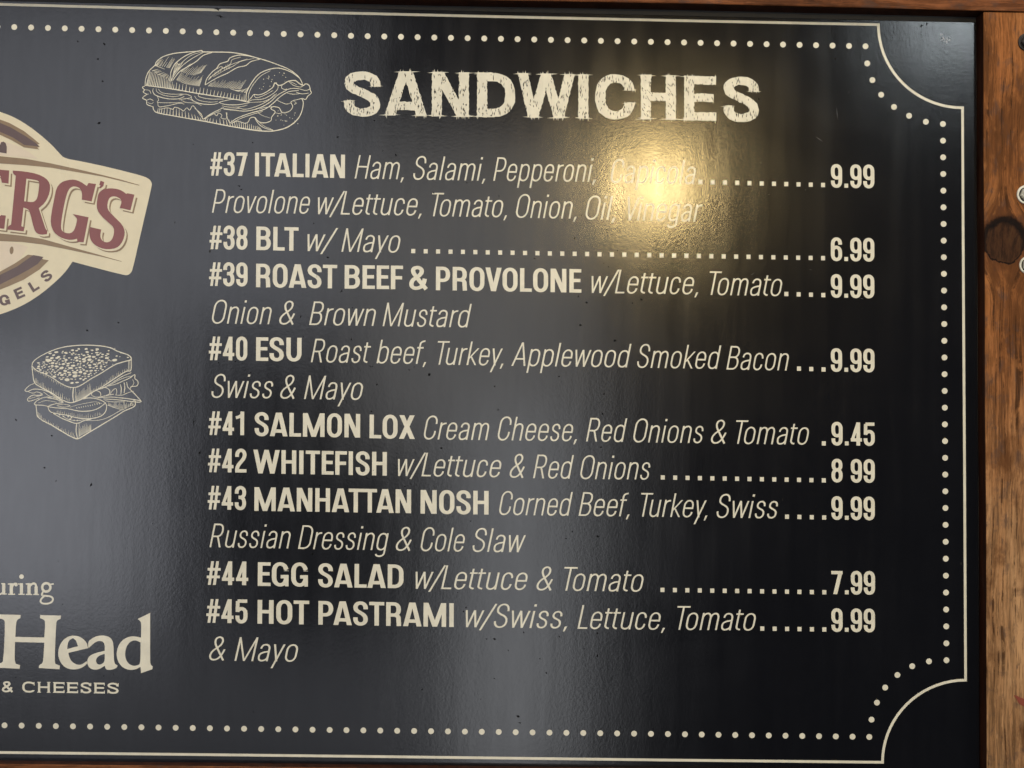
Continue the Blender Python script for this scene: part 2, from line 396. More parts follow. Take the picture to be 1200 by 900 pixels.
def glyph(ch, W, H, s, t, seg=None, X=None, D=None, dt=None, bold=True, opn=(.655, .36)):
    g = Pen(s, t, seg); a, b, lo, hi = s / 2, W - s / 2, t / 2, H - t / 2
    ov = 0.012 * H; mid = W / 2; X = X or H * 0.72; D = D or H * 0.29
    r = min(W * 0.54, H * 0.46)
    dt = dt or s * 1.10                         # horizontal thickness of diagonals
    ol, oh = lo - ov, hi + ov
    S = g.stroke
    def bowl(x0, x1, y0, y1, rr, K=0.60):
        m = (x0 + x1) / 2
        S([('M', x0, y1 - rr), ('L', x0, y0 + rr), ('v', m, y0), ('h', x1, y0 + rr), ('L', x1, y1 - rr), ('v', m, y1), ('h', x0, y1 - rr)], True, K)
    if ch == 'A':
        ap = dt * (0.34 if bold else 0.10)
        g.diag(dt / 2, 0, mid - ap / 2, H, dt, dt * (0.92)); g.diag(W - dt / 2, 0, mid + ap / 2, H, dt, dt * 0.92)
        y = H * (0.22 if bold else 0.30); q = (mid - dt / 2) * y / H + dt * .3
        g.hst(q, W - q, y)
    elif ch == 'B':
        m = H * 0.525; g.vst(a, 0, H); rr = (hi - m) / 2
        S([('M', a, hi), ('L', W * .5, hi), ('h', b - W * .035, hi - rr), ('v', W * .5, m), ('L', a, m)], K=.6)
        rr = (m - lo) / 2
        S([('M', a, m), ('L', W * .52, m), ('h', b, m - rr), ('v', W * .52, lo), ('L', a, lo)], K=.6)
    elif ch == 'C': S([('M', b, H * opn[0]), ('L', b, max(H - r, H * opn[0] + .1)), ('v', mid, oh), ('h', a, H - r), ('L', a, r), ('v', mid, ol), ('h', b, min(r, H * opn[1] - .1)), ('L', b, H * opn[1])])
    elif ch == 'D': g.vst(a, 0, H); S([('M', a, hi), ('L', W * .42, hi), ('h', b, H - r), ('L', b, r), ('v', W * .42, lo), ('L', a, lo)])
    elif ch in 'EF':
        g.vst(a, 0, H); g.hst(a, W, hi); g.hst(a, W * .93, H * (.515 if ch == 'E' else .49))
        if ch == 'E': g.hst(a, W * 1.01, lo)
    elif ch == 'G':
        S([('M', b, H * .66), ('L', b, H - r), ('v', mid, oh), ('h', a, H - r), ('L', a, r), ('v', mid, ol), ('h', b, r), ('L', b, H * .48)])
        g.hst(W * .53, W, H * .475 - t / 2); g.diag(b + s * .12, 0, b + s * .12, H * .3, s * .76)
    elif ch == 'H': g.vst(a, 0, H); g.vst(b, 0, H); g.hst(a, b, H * .51)
    elif ch == 'I': g.vst(a, 0, H)
    elif ch == 'L': g.vst(a, 0, H); g.hst(a, W, lo)
    elif ch == 'M':
        g.vst(a, 0, H); g.vst(b, 0, H); q = dt * (.95 if bold else .9)
        g.diag(a + (s * .10 if bold else 0), H, mid, 0, q); g.diag(b - (s * .10 if bold else 0), H, mid, 0, q)
    elif ch == 'N': g.vst(a, 0, H); g.vst(b, 0, H); g.diag(a + s * .12, H, b - s * .12, 0, dt * 1.05)
    elif ch in 'O0': S([('M', a, H - r), ('L', a, r), ('v', mid, ol), ('h', b, r), ('L', b, H - r), ('v', mid, oh), ('h', a, H - r)], True)
    elif ch == 'P':
        m = H * .42; g.vst(a, 0, H); rr = (hi - m) / 2
        S([('M', a, hi), ('L', W * .48, hi), ('h', b, hi - rr), ('v', W * .48, m), ('L', a, m)], K=.62)
    elif ch == 'R':
        m = H * .46; g.vst(a, 0, H); rr = (hi - m) / 2
        S([('M', a, hi), ('L', W * .5, hi), ('h', b - W * .02, hi - rr), ('v', W * .5, m), ('L', a, m)], K=.62)
        if bold: S([('M', W * .42, m), ('h', b - W * .03, H * .31), ('L', b, 0)], K=.7)
        else: g.diag(W * .56, m, b, 0, dt)
    elif ch in 'Ss':
        Z = H if ch == 'S' else X; zo = t / 2 - ov; zh = Z - t / 2 + ov
        if ch == 'S' and bold:
            S([('M', b, .68 * Z), ('L', b, .72 * Z), ('v', mid, zh), ('h', a, .745 * Z), ('C', a, .52 * Z, b, .55 * Z, b, .265 * Z), ('v', mid, zo), ('h', a, .28 * Z), ('L', a, .335 * Z)], n=8, K=.6)
        else:
            S([('M', b - W * .03, .70 * Z), ('v', mid, zh), ('h', a + W * .02, .755 * Z), ('C', a + W * .02, .50 * Z, b, .58 * Z, b, .265 * Z), ('v', mid, zo), ('h', a, .27 * Z)], n=8, K=.6)
    elif ch == 'T': g.vst(mid, 0, H); g.hst(0, W, hi)
    elif ch == 'U': S([('M', a, H), ('L', a, r), ('v', mid, ol), ('h', b, r), ('L', b, H)]); g.ends += [(a, H, s), (b, H, s)]
    elif ch in 'Vv':
        Z = H if ch == 'V' else X; g.diag(dt / 2, Z, mid - dt * .06, 0, dt, dt * .92); g.diag(W - dt / 2, Z, mid + dt * .06, 0, dt, dt * .92)
    elif ch in 'Ww':
        Z = H if ch == 'W' else X; q = dt * .94; x1, x2 = W * .275, W * .725
        g.diag(q / 2, Z, x1, 0, q); g.diag(mid, Z, x1, 0, q); g.diag(mid, Z, x2, 0, q); g.diag(W - q / 2, Z, x2, 0, q)
    elif ch == 'X': g.diag(dt * .55, 0, W - dt * .62, H, dt * 1.05); g.diag(W - dt * .55, 0, dt * .62, H, dt * 1.05)
    elif ch == '&':
        S([('M', W - s * .35, t * .15 if bold else 0), ('L', W * .34, H * .60), ('C', W * .13, H * .82, W * .22, hi, W * .45, oh), ('C', W * .70, hi, W * .78, H * .74, W * .52, H * .585),
           ('C', W * .40, H * .50, W * .30, H * .48, W * .20, H * .39), ('C', a - .05 * W, H * .24, a + .03 * W, ol, W * .37, ol), ('C', W * .66, ol, W * .80, H * .22, W * .84 if bold else W * .9, H * .47)], n=8)
    elif ch == '#':
        k = H * .13; q = s * .66
        for xx in (W * .30, W * .66): g.diag(xx - k / 2, 0, xx + k / 2, H, q)
        g.sh = t * .80; g.hst(W * .06, W * 1.0, H * .66); g.hst(0, W * .94, H * .34)
    elif ch == '.': g.f.append([(0, 0), (s * .96, 0), (s * .96, s * .96), (0, s * .96)])
    elif ch == ' ': pass
    elif ch == '1': g.vst(b, 0, H); S([('M', 0, H * .735), ('C', W * .3, H * .76, b, H * .80, b, H)], w=t * .9)
    elif ch == '2':
        S([('M', a, .66 * H), ('L', a, .73 * H), ('v', mid, oh), ('h', b, .74 * H), ('C', b, .52 * H, a, .38 * H, a, t * .9)], n=8); g.hst(0, W, lo); g.f.append([(0, 0), (s, 0), (s, t * 1.3), (0, t * 1.3)])
    elif ch == '3':
        m = .53 * H
        S([('M', a, .68 * H), ('L', a, .74 * H), ('v', mid, oh), ('h', b, (m + hi) / 2), ('v', mid, m), ('L', W * .33, m)], K=.6)
        S([('M', W * .33, m), ('L', mid, m), ('h', b, m * .53), ('v', mid, ol), ('h', a, .25 * H), ('L', a, .32 * H)], K=.6)
    elif ch == '4': g.vst(W * .67, 0, H); g.hst(0, W, H * .245); g.diag(s * .42, H * .24, W * .67 - s * .02, H, s * .84, s * .9)
    elif ch == '5':
        g.hst(a, W * .97, hi); S([('M', a + .2, hi), ('L', a, H * .47)], w=s * .92)
        S([('M', a, H * .50), ('C', W * .3, H * .66, b, H * .66, b, H * .42), ('L', b, r), ('v', mid, ol), ('h', a, .26 * H), ('L', a, .32 * H)])
    elif ch == '6':
        S([('M', b, .70 * H), ('L', b, .75 * H), ('v', mid, oh), ('h', a, H - r), ('L', a, r), ('v', mid, ol), ('h', b, .24 * H), ('L', b, .36 * H), ('v', mid, .585 * H), ('h', a, .42 * H)], K=.6)
    elif ch == '7': g.hst(0, W, hi); g.diag(W * .34, 0, b + s * .02, H, s * 1.06)
    elif ch == '8':
        m = .53 * H
        bowl(a + W * .015, b - W * .015, m, oh, (oh - m) * .46); bowl(a, b, ol, m, (m - ol) * .46)
    elif ch == '9':
        S([('M', a, .30 * H), ('L', a, .25 * H), ('v', mid, ol), ('h', b, r), ('L', b, H - r), ('v', mid, oh), ('h', a, .76 * H), ('L', a, .64 * H), ('v', mid, .415 * H), ('h', b, .58 * H)], K=.6)
    # ---- lower case
    elif ch == 'a':
        S([('M', a + W * .05, .73 * X), ('v', mid, X - lo + ov), ('h', b, .72 * X), ('L', b, 0)], K=.6)
        S([('M', b, .60 * X), ('C', b - .02 * W, .54 * X, W * .5, .56 * X, W * .34, .49 * X), ('C', a, .43 * X, a, .36 * X, a, .26 * X), ('v', W * .40, ol), ('C', W * .7, ol, b, .14 * X, b, .30 * X)], K=.6)
    elif ch == 'b': g.vst(a, 0, H); S([('M', a, X - r * .9), ('v', mid, X - lo + ov), ('h', b, X - r), ('L', b, r), ('v', mid, ol), ('h', a, r * .9)])
    elif ch == 'c': S([('M', b, X * .68), ('v', mid, X - lo + ov), ('h', a, X - r), ('L', a, r), ('v', mid, ol), ('h', b, X * .33)])
    elif ch == 'd': g.vst(b, 0, H); S([('M', b, X - r * .9), ('v', mid, X - lo + ov), ('h', a, X - r), ('L', a, r), ('v', mid, ol), ('h', b, r * .9)])
    elif ch == 'e': S([('M', a, X * .53), ('L', b, X * .53), ('L', b, X - r), ('v', mid, X - lo + ov), ('h', a, X - r), ('L', a, r), ('v', mid, ol), ('h', b, X * .31)])
    elif ch == 'f': S([('M', W * .36, 0), ('L', W * .36, H * .84), ('v', W * .98, hi)]); g.hst(0, W * .92, X - lo)
    elif ch == 'g':
        S([('M', b, X), ('L', b, -D + r * .8), ('v', mid, -D + lo), ('h', a + .03 * W, -D * .55)])
        S([('M', b, X - r * .9), ('v', mid, X - lo + ov), ('h', a, X - r), ('L', a, r), ('v', mid, ol), ('h', b, r * .9)])
    elif ch in 'hn': g.vst(a, 0, H if ch == 'h' else X); S([('M', a, X - r * 1.05), ('v', W * .56, X - lo + ov), ('h', b, X - r * .85), ('L', b, 0)])
    elif ch == 'i': g.vst(a, 0, X); g.f.append([(a - s * .62, H - s * 1.25), (a + s * .62, H - s * 1.25), (a + s * .62, H), (a - s * .62, H)])
    elif ch == 'k': g.vst(a, 0, H); g.diag(a, X * .36, W - dt / 2, X, dt); g.diag(a + W * .24, X * .50, W - dt / 2, 0, dt)
    elif ch == 'l': g.vst(a, 0, H)
    elif ch == 'm':
        g.vst(a, 0, X)
        for (x0, x1) in ((a, mid), (mid, b)): S([('M', x0, X - r * .62), ('v', x0 + (x1 - x0) * .56, X - lo + ov), ('h', x1, X - r * .55), ('L', x1, 0)])
    elif ch == 'o': S([('M', a, X - r), ('L', a, r), ('v', mid, ol), ('h', b, r), ('L', b, X - r), ('v', mid, X - lo + ov), ('h', a, X - r)], True)
    elif ch == 'p': g.vst(a, -D, X); S([('M', a, X - r * .9), ('v', mid, X - lo + ov), ('h', b, X - r), ('L', b, r), ('v', mid, ol), ('h', a, r * .9)])
    elif ch == 'r': g.vst(a, 0, X); S([('M', a, X * .62), ('v', W, X - lo)], K=.7)
    elif ch == 't': S([('M', W * .36, H * .87), ('L', W * .36, t * 2.4), ('v', W * .93, lo)]); g.hst(0, W, X - lo)
    elif ch == 'u': g.vst(b, 0, X); S([('M', a, X), ('L', a, r * .85), ('v', W * .44, ol), ('h', b, r * 1.05)])
    elif ch == 'y': g.diag(dt / 2, X, W * .52, 0, dt); g.diag(W - dt / 2, X, W * .24, -D, dt)
    elif ch == '/': g.diag(dt / 2, -H * .12, W - dt / 2, H, dt)
    elif ch == ',': g.diag(s * .25, -H * .13, s * .95, s * 1.1, s * .8, s * 1.15)
    return g

CAP = 27.5
SB = {True: {'s': 1.75, 'r': 1.1, 'd': 0.35}, False: {'s': 2.35, 'r': 1.75, 'd': 0.45}}
KERN = {'TA': -2.4, 'AT': -2.4, 'AL': 0, 'LT': -2, 'TT': -0.9, 'PA': -2.0, 'To': -3.4, 'Tu': -3.0, 'LO': 0.2, 'VO': -0.6, 'OV': -.6, 'ov': -.2, 'w/': -2.0, '/L': -2.6, '/S': -1.5, 'y,': -1.5, 'Vi': -.8, 'RO': -.2}
def word_polys(txt, bold, spread=None):
    out = []; x = 0; prev = None
    table = BW if bold else LW
    for ch in txt:
        W, l, rr = table[ch]
        if ch == '.' and bold: W, l, rr = 4.7, 's', 's'
        if prev: x += KERN.get(prev + ch, 0) * (1 if not bold or (prev + ch) in ('TT',) else .6)
        x += SB[bold][l]
        g = glyph(ch, W, CAP, 4.75 if ch in '0123456789' else 5.0, 3.9, bold=True) if bold else glyph(ch, W, CAP, 2.05, 1.8, bold=False, dt=2.15)
        sl = 0.0 if bold else 0.205
        out += [[(px + x + py * sl, py) for (px, py) in f] for f in g.f]
        x += W + SB[bold][rr]; prev = ch
    return out
def lean(x): return -.0084 + (x - 245) * (.0134 / 860)
def place_word(txt, bold, x0, x1, y0, y1, cap=None):
    """set a word so that its ink runs from x0 to x1 on a baseline y0..y1"""
    fs = word_polys(txt, bold)
    mn = min(p[0] for f in fs for p in f); mx = max(p[0] for f in fs for p in f)
    k = (x1 - x0) / (mx - mn)
    ym = (y0 + y1) / 2; c = (cap or (27.5 * (1 + .012 * (ym - 200) / 540))) / CAP
    res = []
    for f in fs:
        q = []
        for (px, py) in f:
            X = x0 + (px - mn) * k; yb = y0 + (y1 - y0) * (X - x0) / (x1 - x0)
            q.append((X - lean(X) * py * c, yb - py * c))
        res.append(q)
    return res

# ------------------------------------------------------------------ WALL BEHIND
back = bpy.data.meshes.new('wall')
pts = [P(-900, -900, 0.03), P(2100, -900, 0.03), P(2100, 1800, 0.03), P(-900, 1800, 0.03)]
pts2 = [p + Vector((0, 0.08, 0)) for p in pts]
back.from_pydata(pts + pts2, [], [(3, 2, 1, 0)[::-1], (4, 5, 6, 7), (0, 1, 5, 4), (1, 2, 6, 5), (2, 3, 7, 6), (3, 0, 4, 7)])
M_WALL = mat_wood('dark stained boards', 'Z', (0.10, 0.05, 0.025))
link('wall', back, M_WALL, kind='structure')

# ------------------------------------------------------------------ MENU BOARD
board = thing('menu_board', 'glossy black sandwich menu board with cream lettering, set in a wooden frame', 'menu board', P(600, 893, 0.004))
def slab(name, quad, y0, y1, mat, parent, bev=0.0015, label=None, n=1, jag=0.0):
    """a board whose front outline (measured at depth y0) is quad; y1 its back"""
    import bmesh
    bm = bmesh.new()
    fr = [bm.verts.new(P(px, py, y0)) for px, py in quad]
    bk = [bm.verts.new(Vector((v.co.x, y1, v.co.z))) for v in fr]
    bm.faces.new(fr); bm.faces.new(bk[::-1])
    for i in range(len(fr)):
        j = (i + 1) % len(fr); bm.faces.new((fr[j], fr[i], bk[i], bk[j]))
    bmesh.ops.recalc_face_normals(bm, faces=bm.faces)
    if n > 1:
        bmesh.ops.subdivide_edges(bm, edges=[e for e in bm.edges if e.calc_length() > 0.3], cuts=n, use_grid_fill=True)
    if jag:
        for v in bm.verts:
            q = noise.noise_vector(v.co * 9); v.co.x += q.x * jag; v.co.z += q.z * jag
    if bev:
        es = [e for e in bm.edges if len(e.link_faces) == 2 and e.calc_face_angle(0) > 0.5]
        bmesh.ops.bevel(bm, geom=es, offset=bev, segments=3, profile=0.5, affect='EDGES')
    me = bpy.data.meshes.new(name); bm.to_mesh(me); bm.free()
    for p in me.polygons: p.use_smooth = False
    return link(name, me, mat, parent, label)
slab('panel', [(-160, -3.0), (1143.3, 26.0), (1148.2, 908), (-160, 893)], 0.0, 0.006, M_BLACK, board, 0.0006)
M_GAP = mat_print('black backing', (0.003, 0.003, 0.003), 0.6); M_GAP.node_tree.nodes['Principled BSDF'].inputs['Coat Weight'].default_value = 0
slab('backing', [(-200, -40), (1165, -12), (1170, 940), (-200, 925)], 0.0075, 0.016, M_GAP, board, 0)

# border line with its scooped corners
def arc(cx, cy, r, a0, a1, n=24): return [(cx + r * cos(radians(a0 + (a1 - a0) * i / n)), cy + r * sin(radians(a0 + (a1 - a0) * i / n))) for i in range(n + 1)]
def lerp(a, b, t): return a + (b - a) * t
def top_y(x): return 5.2 + x * .0236 - (x / 1030 - (x / 1030) ** 2) * 2.0 * -0.6
pen = Pen(3.1, 3.1)
path = [(-80, 3.2), (0, 5.1), (200, 10.4), (400, 15.2), (600, 19.9), (800, 24.2), (1029.3, 28.9)]
path += [(x, y) for x, y in [(1029.3 + (1128.0 - 1029.3) * (1 - cos(radians(t))), 28.9 + 97.4 * sin(radians(t))) for t in range(5, 90, 5)]]
path += [(1128.0, 126.3), (1128.6, 260), (1129.4, 400), (1130.4, 560), (1131.0, 680), (1131.6, 797.0)]
path += [(x, y) for x, y in [(1034.2 + (1131.6 - 1034.2) * cos(radians(t)), 893.3 - (893.3 - 797.0) * (cos(radians(90 - t)) * 0 + (1 - sin(radians(t))) * 0 + 1 - sin(radians(t)) ) ) for t in []]]
path += [(1131.6 - (1131.6 - 1034.2) * sin(radians(t)), 893.3 - (893.3 - 797.0) * cos(radians(t))) for t in range(5, 90, 5)]
path += [(1034.2, 893.3), (900, 891.9), (800, 890.9), (600, 888.5), (400, 886.1), (200, 883.9), (0, 881.8), (-80, 881.0)]
pen.stroke(path)
link('border_line', print_mesh('border_line', pen.f), M_CREAM, board)

# dotted border: 144 small round dots
def disc(cx, cy, r, n=14, e=1.0, a=0.0):
    return [(cx + r * cos(2 * pi * i / n) * cos(a) - r * e * sin(2 * pi * i / n) * sin(a), cy + r * cos(2 * pi * i / n) * sin(a) + r * e * sin(2 * pi * i / n) * cos(a)) for i in range(n)]
def interp(tab, x):
    for (a, ya), (b, yb) in zip(tab, tab[1:]):
        if x <= b: return ya + (yb - ya) * (x - a) / (b - a)
    (a, ya), (b, yb) = tab[-2:]; return ya + (yb - ya) * (x - a) / (b - a)
tx = [(0, 1014.3), (10, 821), (12, 782.3), (31, 411.3), (32, 391.7), (51, 16.7), (52, -3.1)]
bx = [(0, 1018.7), (11, 802.7), (12, 782.7), (31, 406), (32, 386.3), (51, 5.3), (52, -14.8)]
ty = [(-20, 31.0), (16.7, 31.7), (391.7, 41.3), (411.3, 42), (782.3, 49.4), (1014.3, 54.2)]
by = [(-20, 849.8), (5.3, 850), (386.3, 855.4), (782.7, 860.2), (1018.7, 863.6)]
cy_ = [(0, 145.3), (7, 282), (9, 320.9), (23, 595.3), (24, 615.1), (32, 773.7)]
dots = []
for i in range(0, 53):
    x = interp(tx, i); dots.append((x, interp(ty, x)))
    x = interp(bx, i); dots.append((x, interp(by, x)))
for i in range(0, 33):
    y = interp(cy_, i); dots.append((1105.0 + (y - 145) * .0066, y))
dots += [(800 + 649 / 3, 223 / 3), (800 + 667 / 3, 281.5 / 3), (800 + 698 / 3, 333 / 3), (800 + 743 / 3, 376 / 3), (800 + 796 / 3, 407 / 3), (800 + 855 / 3, 428 / 3)]
dots += [(800 + 866 / 3, 600 + 525 / 3), (800 + 807 / 3, 600 + 542 / 3), (800 + 755 / 3, 600 + 573 / 3), (800 + 712 / 3, 600 + 617 / 3), (800 + 683 / 3, 600 + 670 / 3), (800 + 664 / 3, 600 + 730 / 3)]
link('dotted_border', print_mesh('dotted_border', [disc(x, y, 3.45) for x, y in dots]), M_CREAM, board, kind='stuff')

# ------------------------------------------------------------------ the menu: words with measured starts, ends and baselines
B, L = True, False
ROWS = [
 ('#37 ITALIAN', [('#37', B, 246.2, 290, 205.8, 206.2), ('ITALIAN', B, 298.7, 404.2, 206.4, 208.8)],
  [('Ham,', 415.6, 473.3, 209.2, 210.2), ('Salami,', 484.3, 568.7, 210.4, 211.8), ('Pepperoni,', 578, 698, 211.8, 213), ('Capicola', 715.8, 815.3, 214, 215.6),
   ('Provolone', 248.3, 363.3, 249.2, 250.4), ('w/Lettuce,', 372.5, 494.2, 251, 252.6), ('Tomato,', 506.3, 594.2, 253.4, 254.6), ('Onion,', 604.7, 675.8, 255, 256.3), ('Oil,', 686.3, 721, 256.9, 257.5), ('Vinegar', 735.8, 823, 258, 259.6)],
  (820.8, 964.5, 11, 213.2, 216.8), '9.99', (973.8, 1024.7, 219.7, 220.5)),
 ('#38 BLT', [('#38', B, 245.5, 290, 292, 292.4), ('BLT', B, 300.3, 349.7, 293, 294)],
  [('w/', 360.3, 396.2, 294.2, 294.8), ('Mayo', 400, 469.2, 295, 296)], (484.3, 964.5, 34, 294.2, 302.5), '6.99', (973.7, 1024.7, 305.6, 306.4)),
 ('#39 ROAST BEEF & PROVOLONE', [('#39', B, 245, 290, 335, 335.5), ('ROAST', B, 300, 395, 336.5, 338), ('BEEF', B, 403.8, 472.2, 338.2, 339), ('&', B, 479.5, 501.3, 339.3, 339.6), ('PROVOLONE', B, 510.8, 681.3, 340, 343)],
  [('w/Lettuce,', 693.3, 818.3, 343.3, 344.9), ('Tomato', 831.7, 916.7, 345.5, 347), ('Onion', 248.3, 318.3, 379, 380), ('&', 327.2, 345.8, 380, 380.4), ('Brown', 362.2, 440.5, 380.8, 382), ('Mustard', 448.3, 552.8, 382.2, 383.7)],
  (921.5, 964.8, 4, 344.5, 345.8), '9.99', (973.7, 1024.7, 348.6, 349.4)),
 ('#40 ESU', [('#40', B, 244.7, 289.7, 422, 422.4), ('ESU', B, 300, 353.3, 422.8, 423.5)],
  [('Roast', 364.2, 434.7, 424.5, 425.4), ('beef,', 441.2, 499.5, 425.7, 426.6), ('Turkey,', 512.8, 590, 427.3, 428.4), ('Applewood', 599.2, 740, 428.7, 430.6), ('Smoked', 746.7, 845.3, 430.8, 432.4), ('Bacon', 851.2, 924.5, 433, 434.2),
   ('Swiss', 247.8, 320, 466, 466.8), ('&', 328.3, 346.7, 467, 467.3), ('Mayo', 356.2, 425.3, 467.6, 468.6)], (936.3, 965.1, 3, 432, 432.9), '9.99', (973.7, 1024.9, 435.4, 436.2)),
 ('#41 SALMON LOX', [('#41', B, 244.2, 286, 509.7, 510), ('SALMON', B, 298.3, 422, 510.8, 512.8), ('LOX', B, 433, 486.2, 513.5, 514.5)],
  [('Cream', 496.7, 573.3, 514.8, 515.8), ('Cheese,', 583.3, 676.2, 515.9, 517.1), ('Red', 686.7, 735, 517.3, 518), ('Onions', 742.2, 824.4, 518.2, 519.3), ('&', 833.1, 851.5, 519.6, 519.9), ('Tomato', 862.7, 948.1, 520.2, 521)],
  (965.4, 965.4, 1, 519.6, 519.6), '9.45', (974.4, 1025.2, 521.8, 522.4)),
 ('#42 WHITEFISH', [('#42', B, 243.7, 288.8, 553.3, 553.8), ('WHITEFISH', B, 296.7, 453.3, 554.6, 557.4)],
  [('w/Lettuce', 466.3, 587.5, 557.8, 559.3), ('&', 597.2, 615, 559.6, 559.9), ('Red', 624.7, 672.5, 560.4, 561), ('Onions', 680, 762, 561.3, 562)], (776.7, 965.4, 14, 559.5, 562.9), '8 99', (974.4, 1025.2, 565, 565.7)),
 ('#43 MANHATTAN NOSH', [('#43', B, 243.3, 288.3, 597.0, 597.6), ('MANHATTAN', B, 298, 481.7, 598.6, 601.4), ('NOSH', B, 492.8, 572.5, 601.9, 603)],
  [('Corned', 585, 671.2, 603.3, 604.4), ('Beef,', 678, 737.8, 604.5, 605.2), ('Turkey,', 751.3, 829, 605.4, 606.4), ('Swiss', 839.8, 911.7, 606.7, 607.4),
   ('Russian', 245.5, 340.5, 641.2, 642.8), ('Dressing', 349.2, 455.5, 643.2, 644.9), ('&', 463.8, 482.5, 645.2, 645.5), ('Cole', 493, 544.7, 645.7, 646.3), ('Slaw', 553.8, 616.2, 646.6, 647.2)],
  (922.3, 965.8, 4, 605.5, 606.4), '9.99', (974.4, 1025.2, 608.9, 609.5)),
 ('#44 EGG SALAD', [('#44', B, 242.2, 290.8, 685.4, 685.8), ('EGG', B, 302, 360.8, 686.6, 687.4), ('SALAD', B, 372.8, 472.8, 688, 689.4)],
  [('w/Lettuce', 487, 618.3, 690, 691.3), ('&', 628.7, 648, 691.6, 691.9), ('Tomato', 661.3, 754.2, 692.2, 693.4)], (776.3, 966, 14, 691.3, 694), '7.99', (974.3, 1025.5, 696.2, 696.8)),
 ('#45 HOT PASTRAMI', [('#45', B, 241.7, 290, 729.8, 730.4), ('HOT', B, 301.7, 362.2, 730.8, 731.8), ('PASTRAMI', B, 373, 531.7, 732, 734.8)],
  [('w/Swiss,', 545.8, 664.7, 735, 736.4), ('Lettuce,', 676.7, 779.3, 736.8, 738), ('Tomato', 793.8, 885.8, 738, 738.9), ('&', 245, 264.2, 773.6, 774), ('Mayo', 274.7, 349.2, 774.4, 775.4)],
  (893.3, 966, 6, 736.6, 737.6), '9.99', (974.3, 1025.4, 740.2, 740.8)),
]
for name, names, descs, lead, price, (qa, qb, ya, yb) in ROWS:
    ps = []
    for (w, b_, x0, x1, y0, y1) in names: ps += place_word(w, True, x0, x1, y0, y1)
    nm = link('item_name', print_mesh('item_name', ps), M_CREAM, board, 'bold cream lettering reading ' + name)
    lines = [[descs[0]]]
    for q in descs[1:]:
        if q[3] - lines[-1][-1][3] > 20: lines.append([])
        lines[-1].append(q)
    for ln_ in lines:
        ps = []
        for (w, x0, x1, y0, y1) in ln_: ps += place_word(w, False, x0, x1, y0, y1)
        link('item_description', print_mesh('item_description', ps), M_CREAM, board, 'thin slanted cream lettering reading ' + ' '.join(d[0] for d in ln_))
    ps = []
    x0, x1, n, y0, y1 = lead
    for i in range(n):
        t = i / max(1, n - 1); x = lerp(x0, x1, t); y = lerp(y0, y1, t)
        ps.append([(x - 2.35, y - 2.55), (x + 2.35, y - 2.5), (x + 2.35, y + 2.55), (x - 2.35, y + 2.5)])
    link('dot_leader', print_mesh('dot_leader', ps), M_CREAM, board)
    link('price', print_mesh('price', place_word(price, True, qa, qb, ya, yb, 27.2)), M_CREAM, board, 'bold cream price reading ' + price)

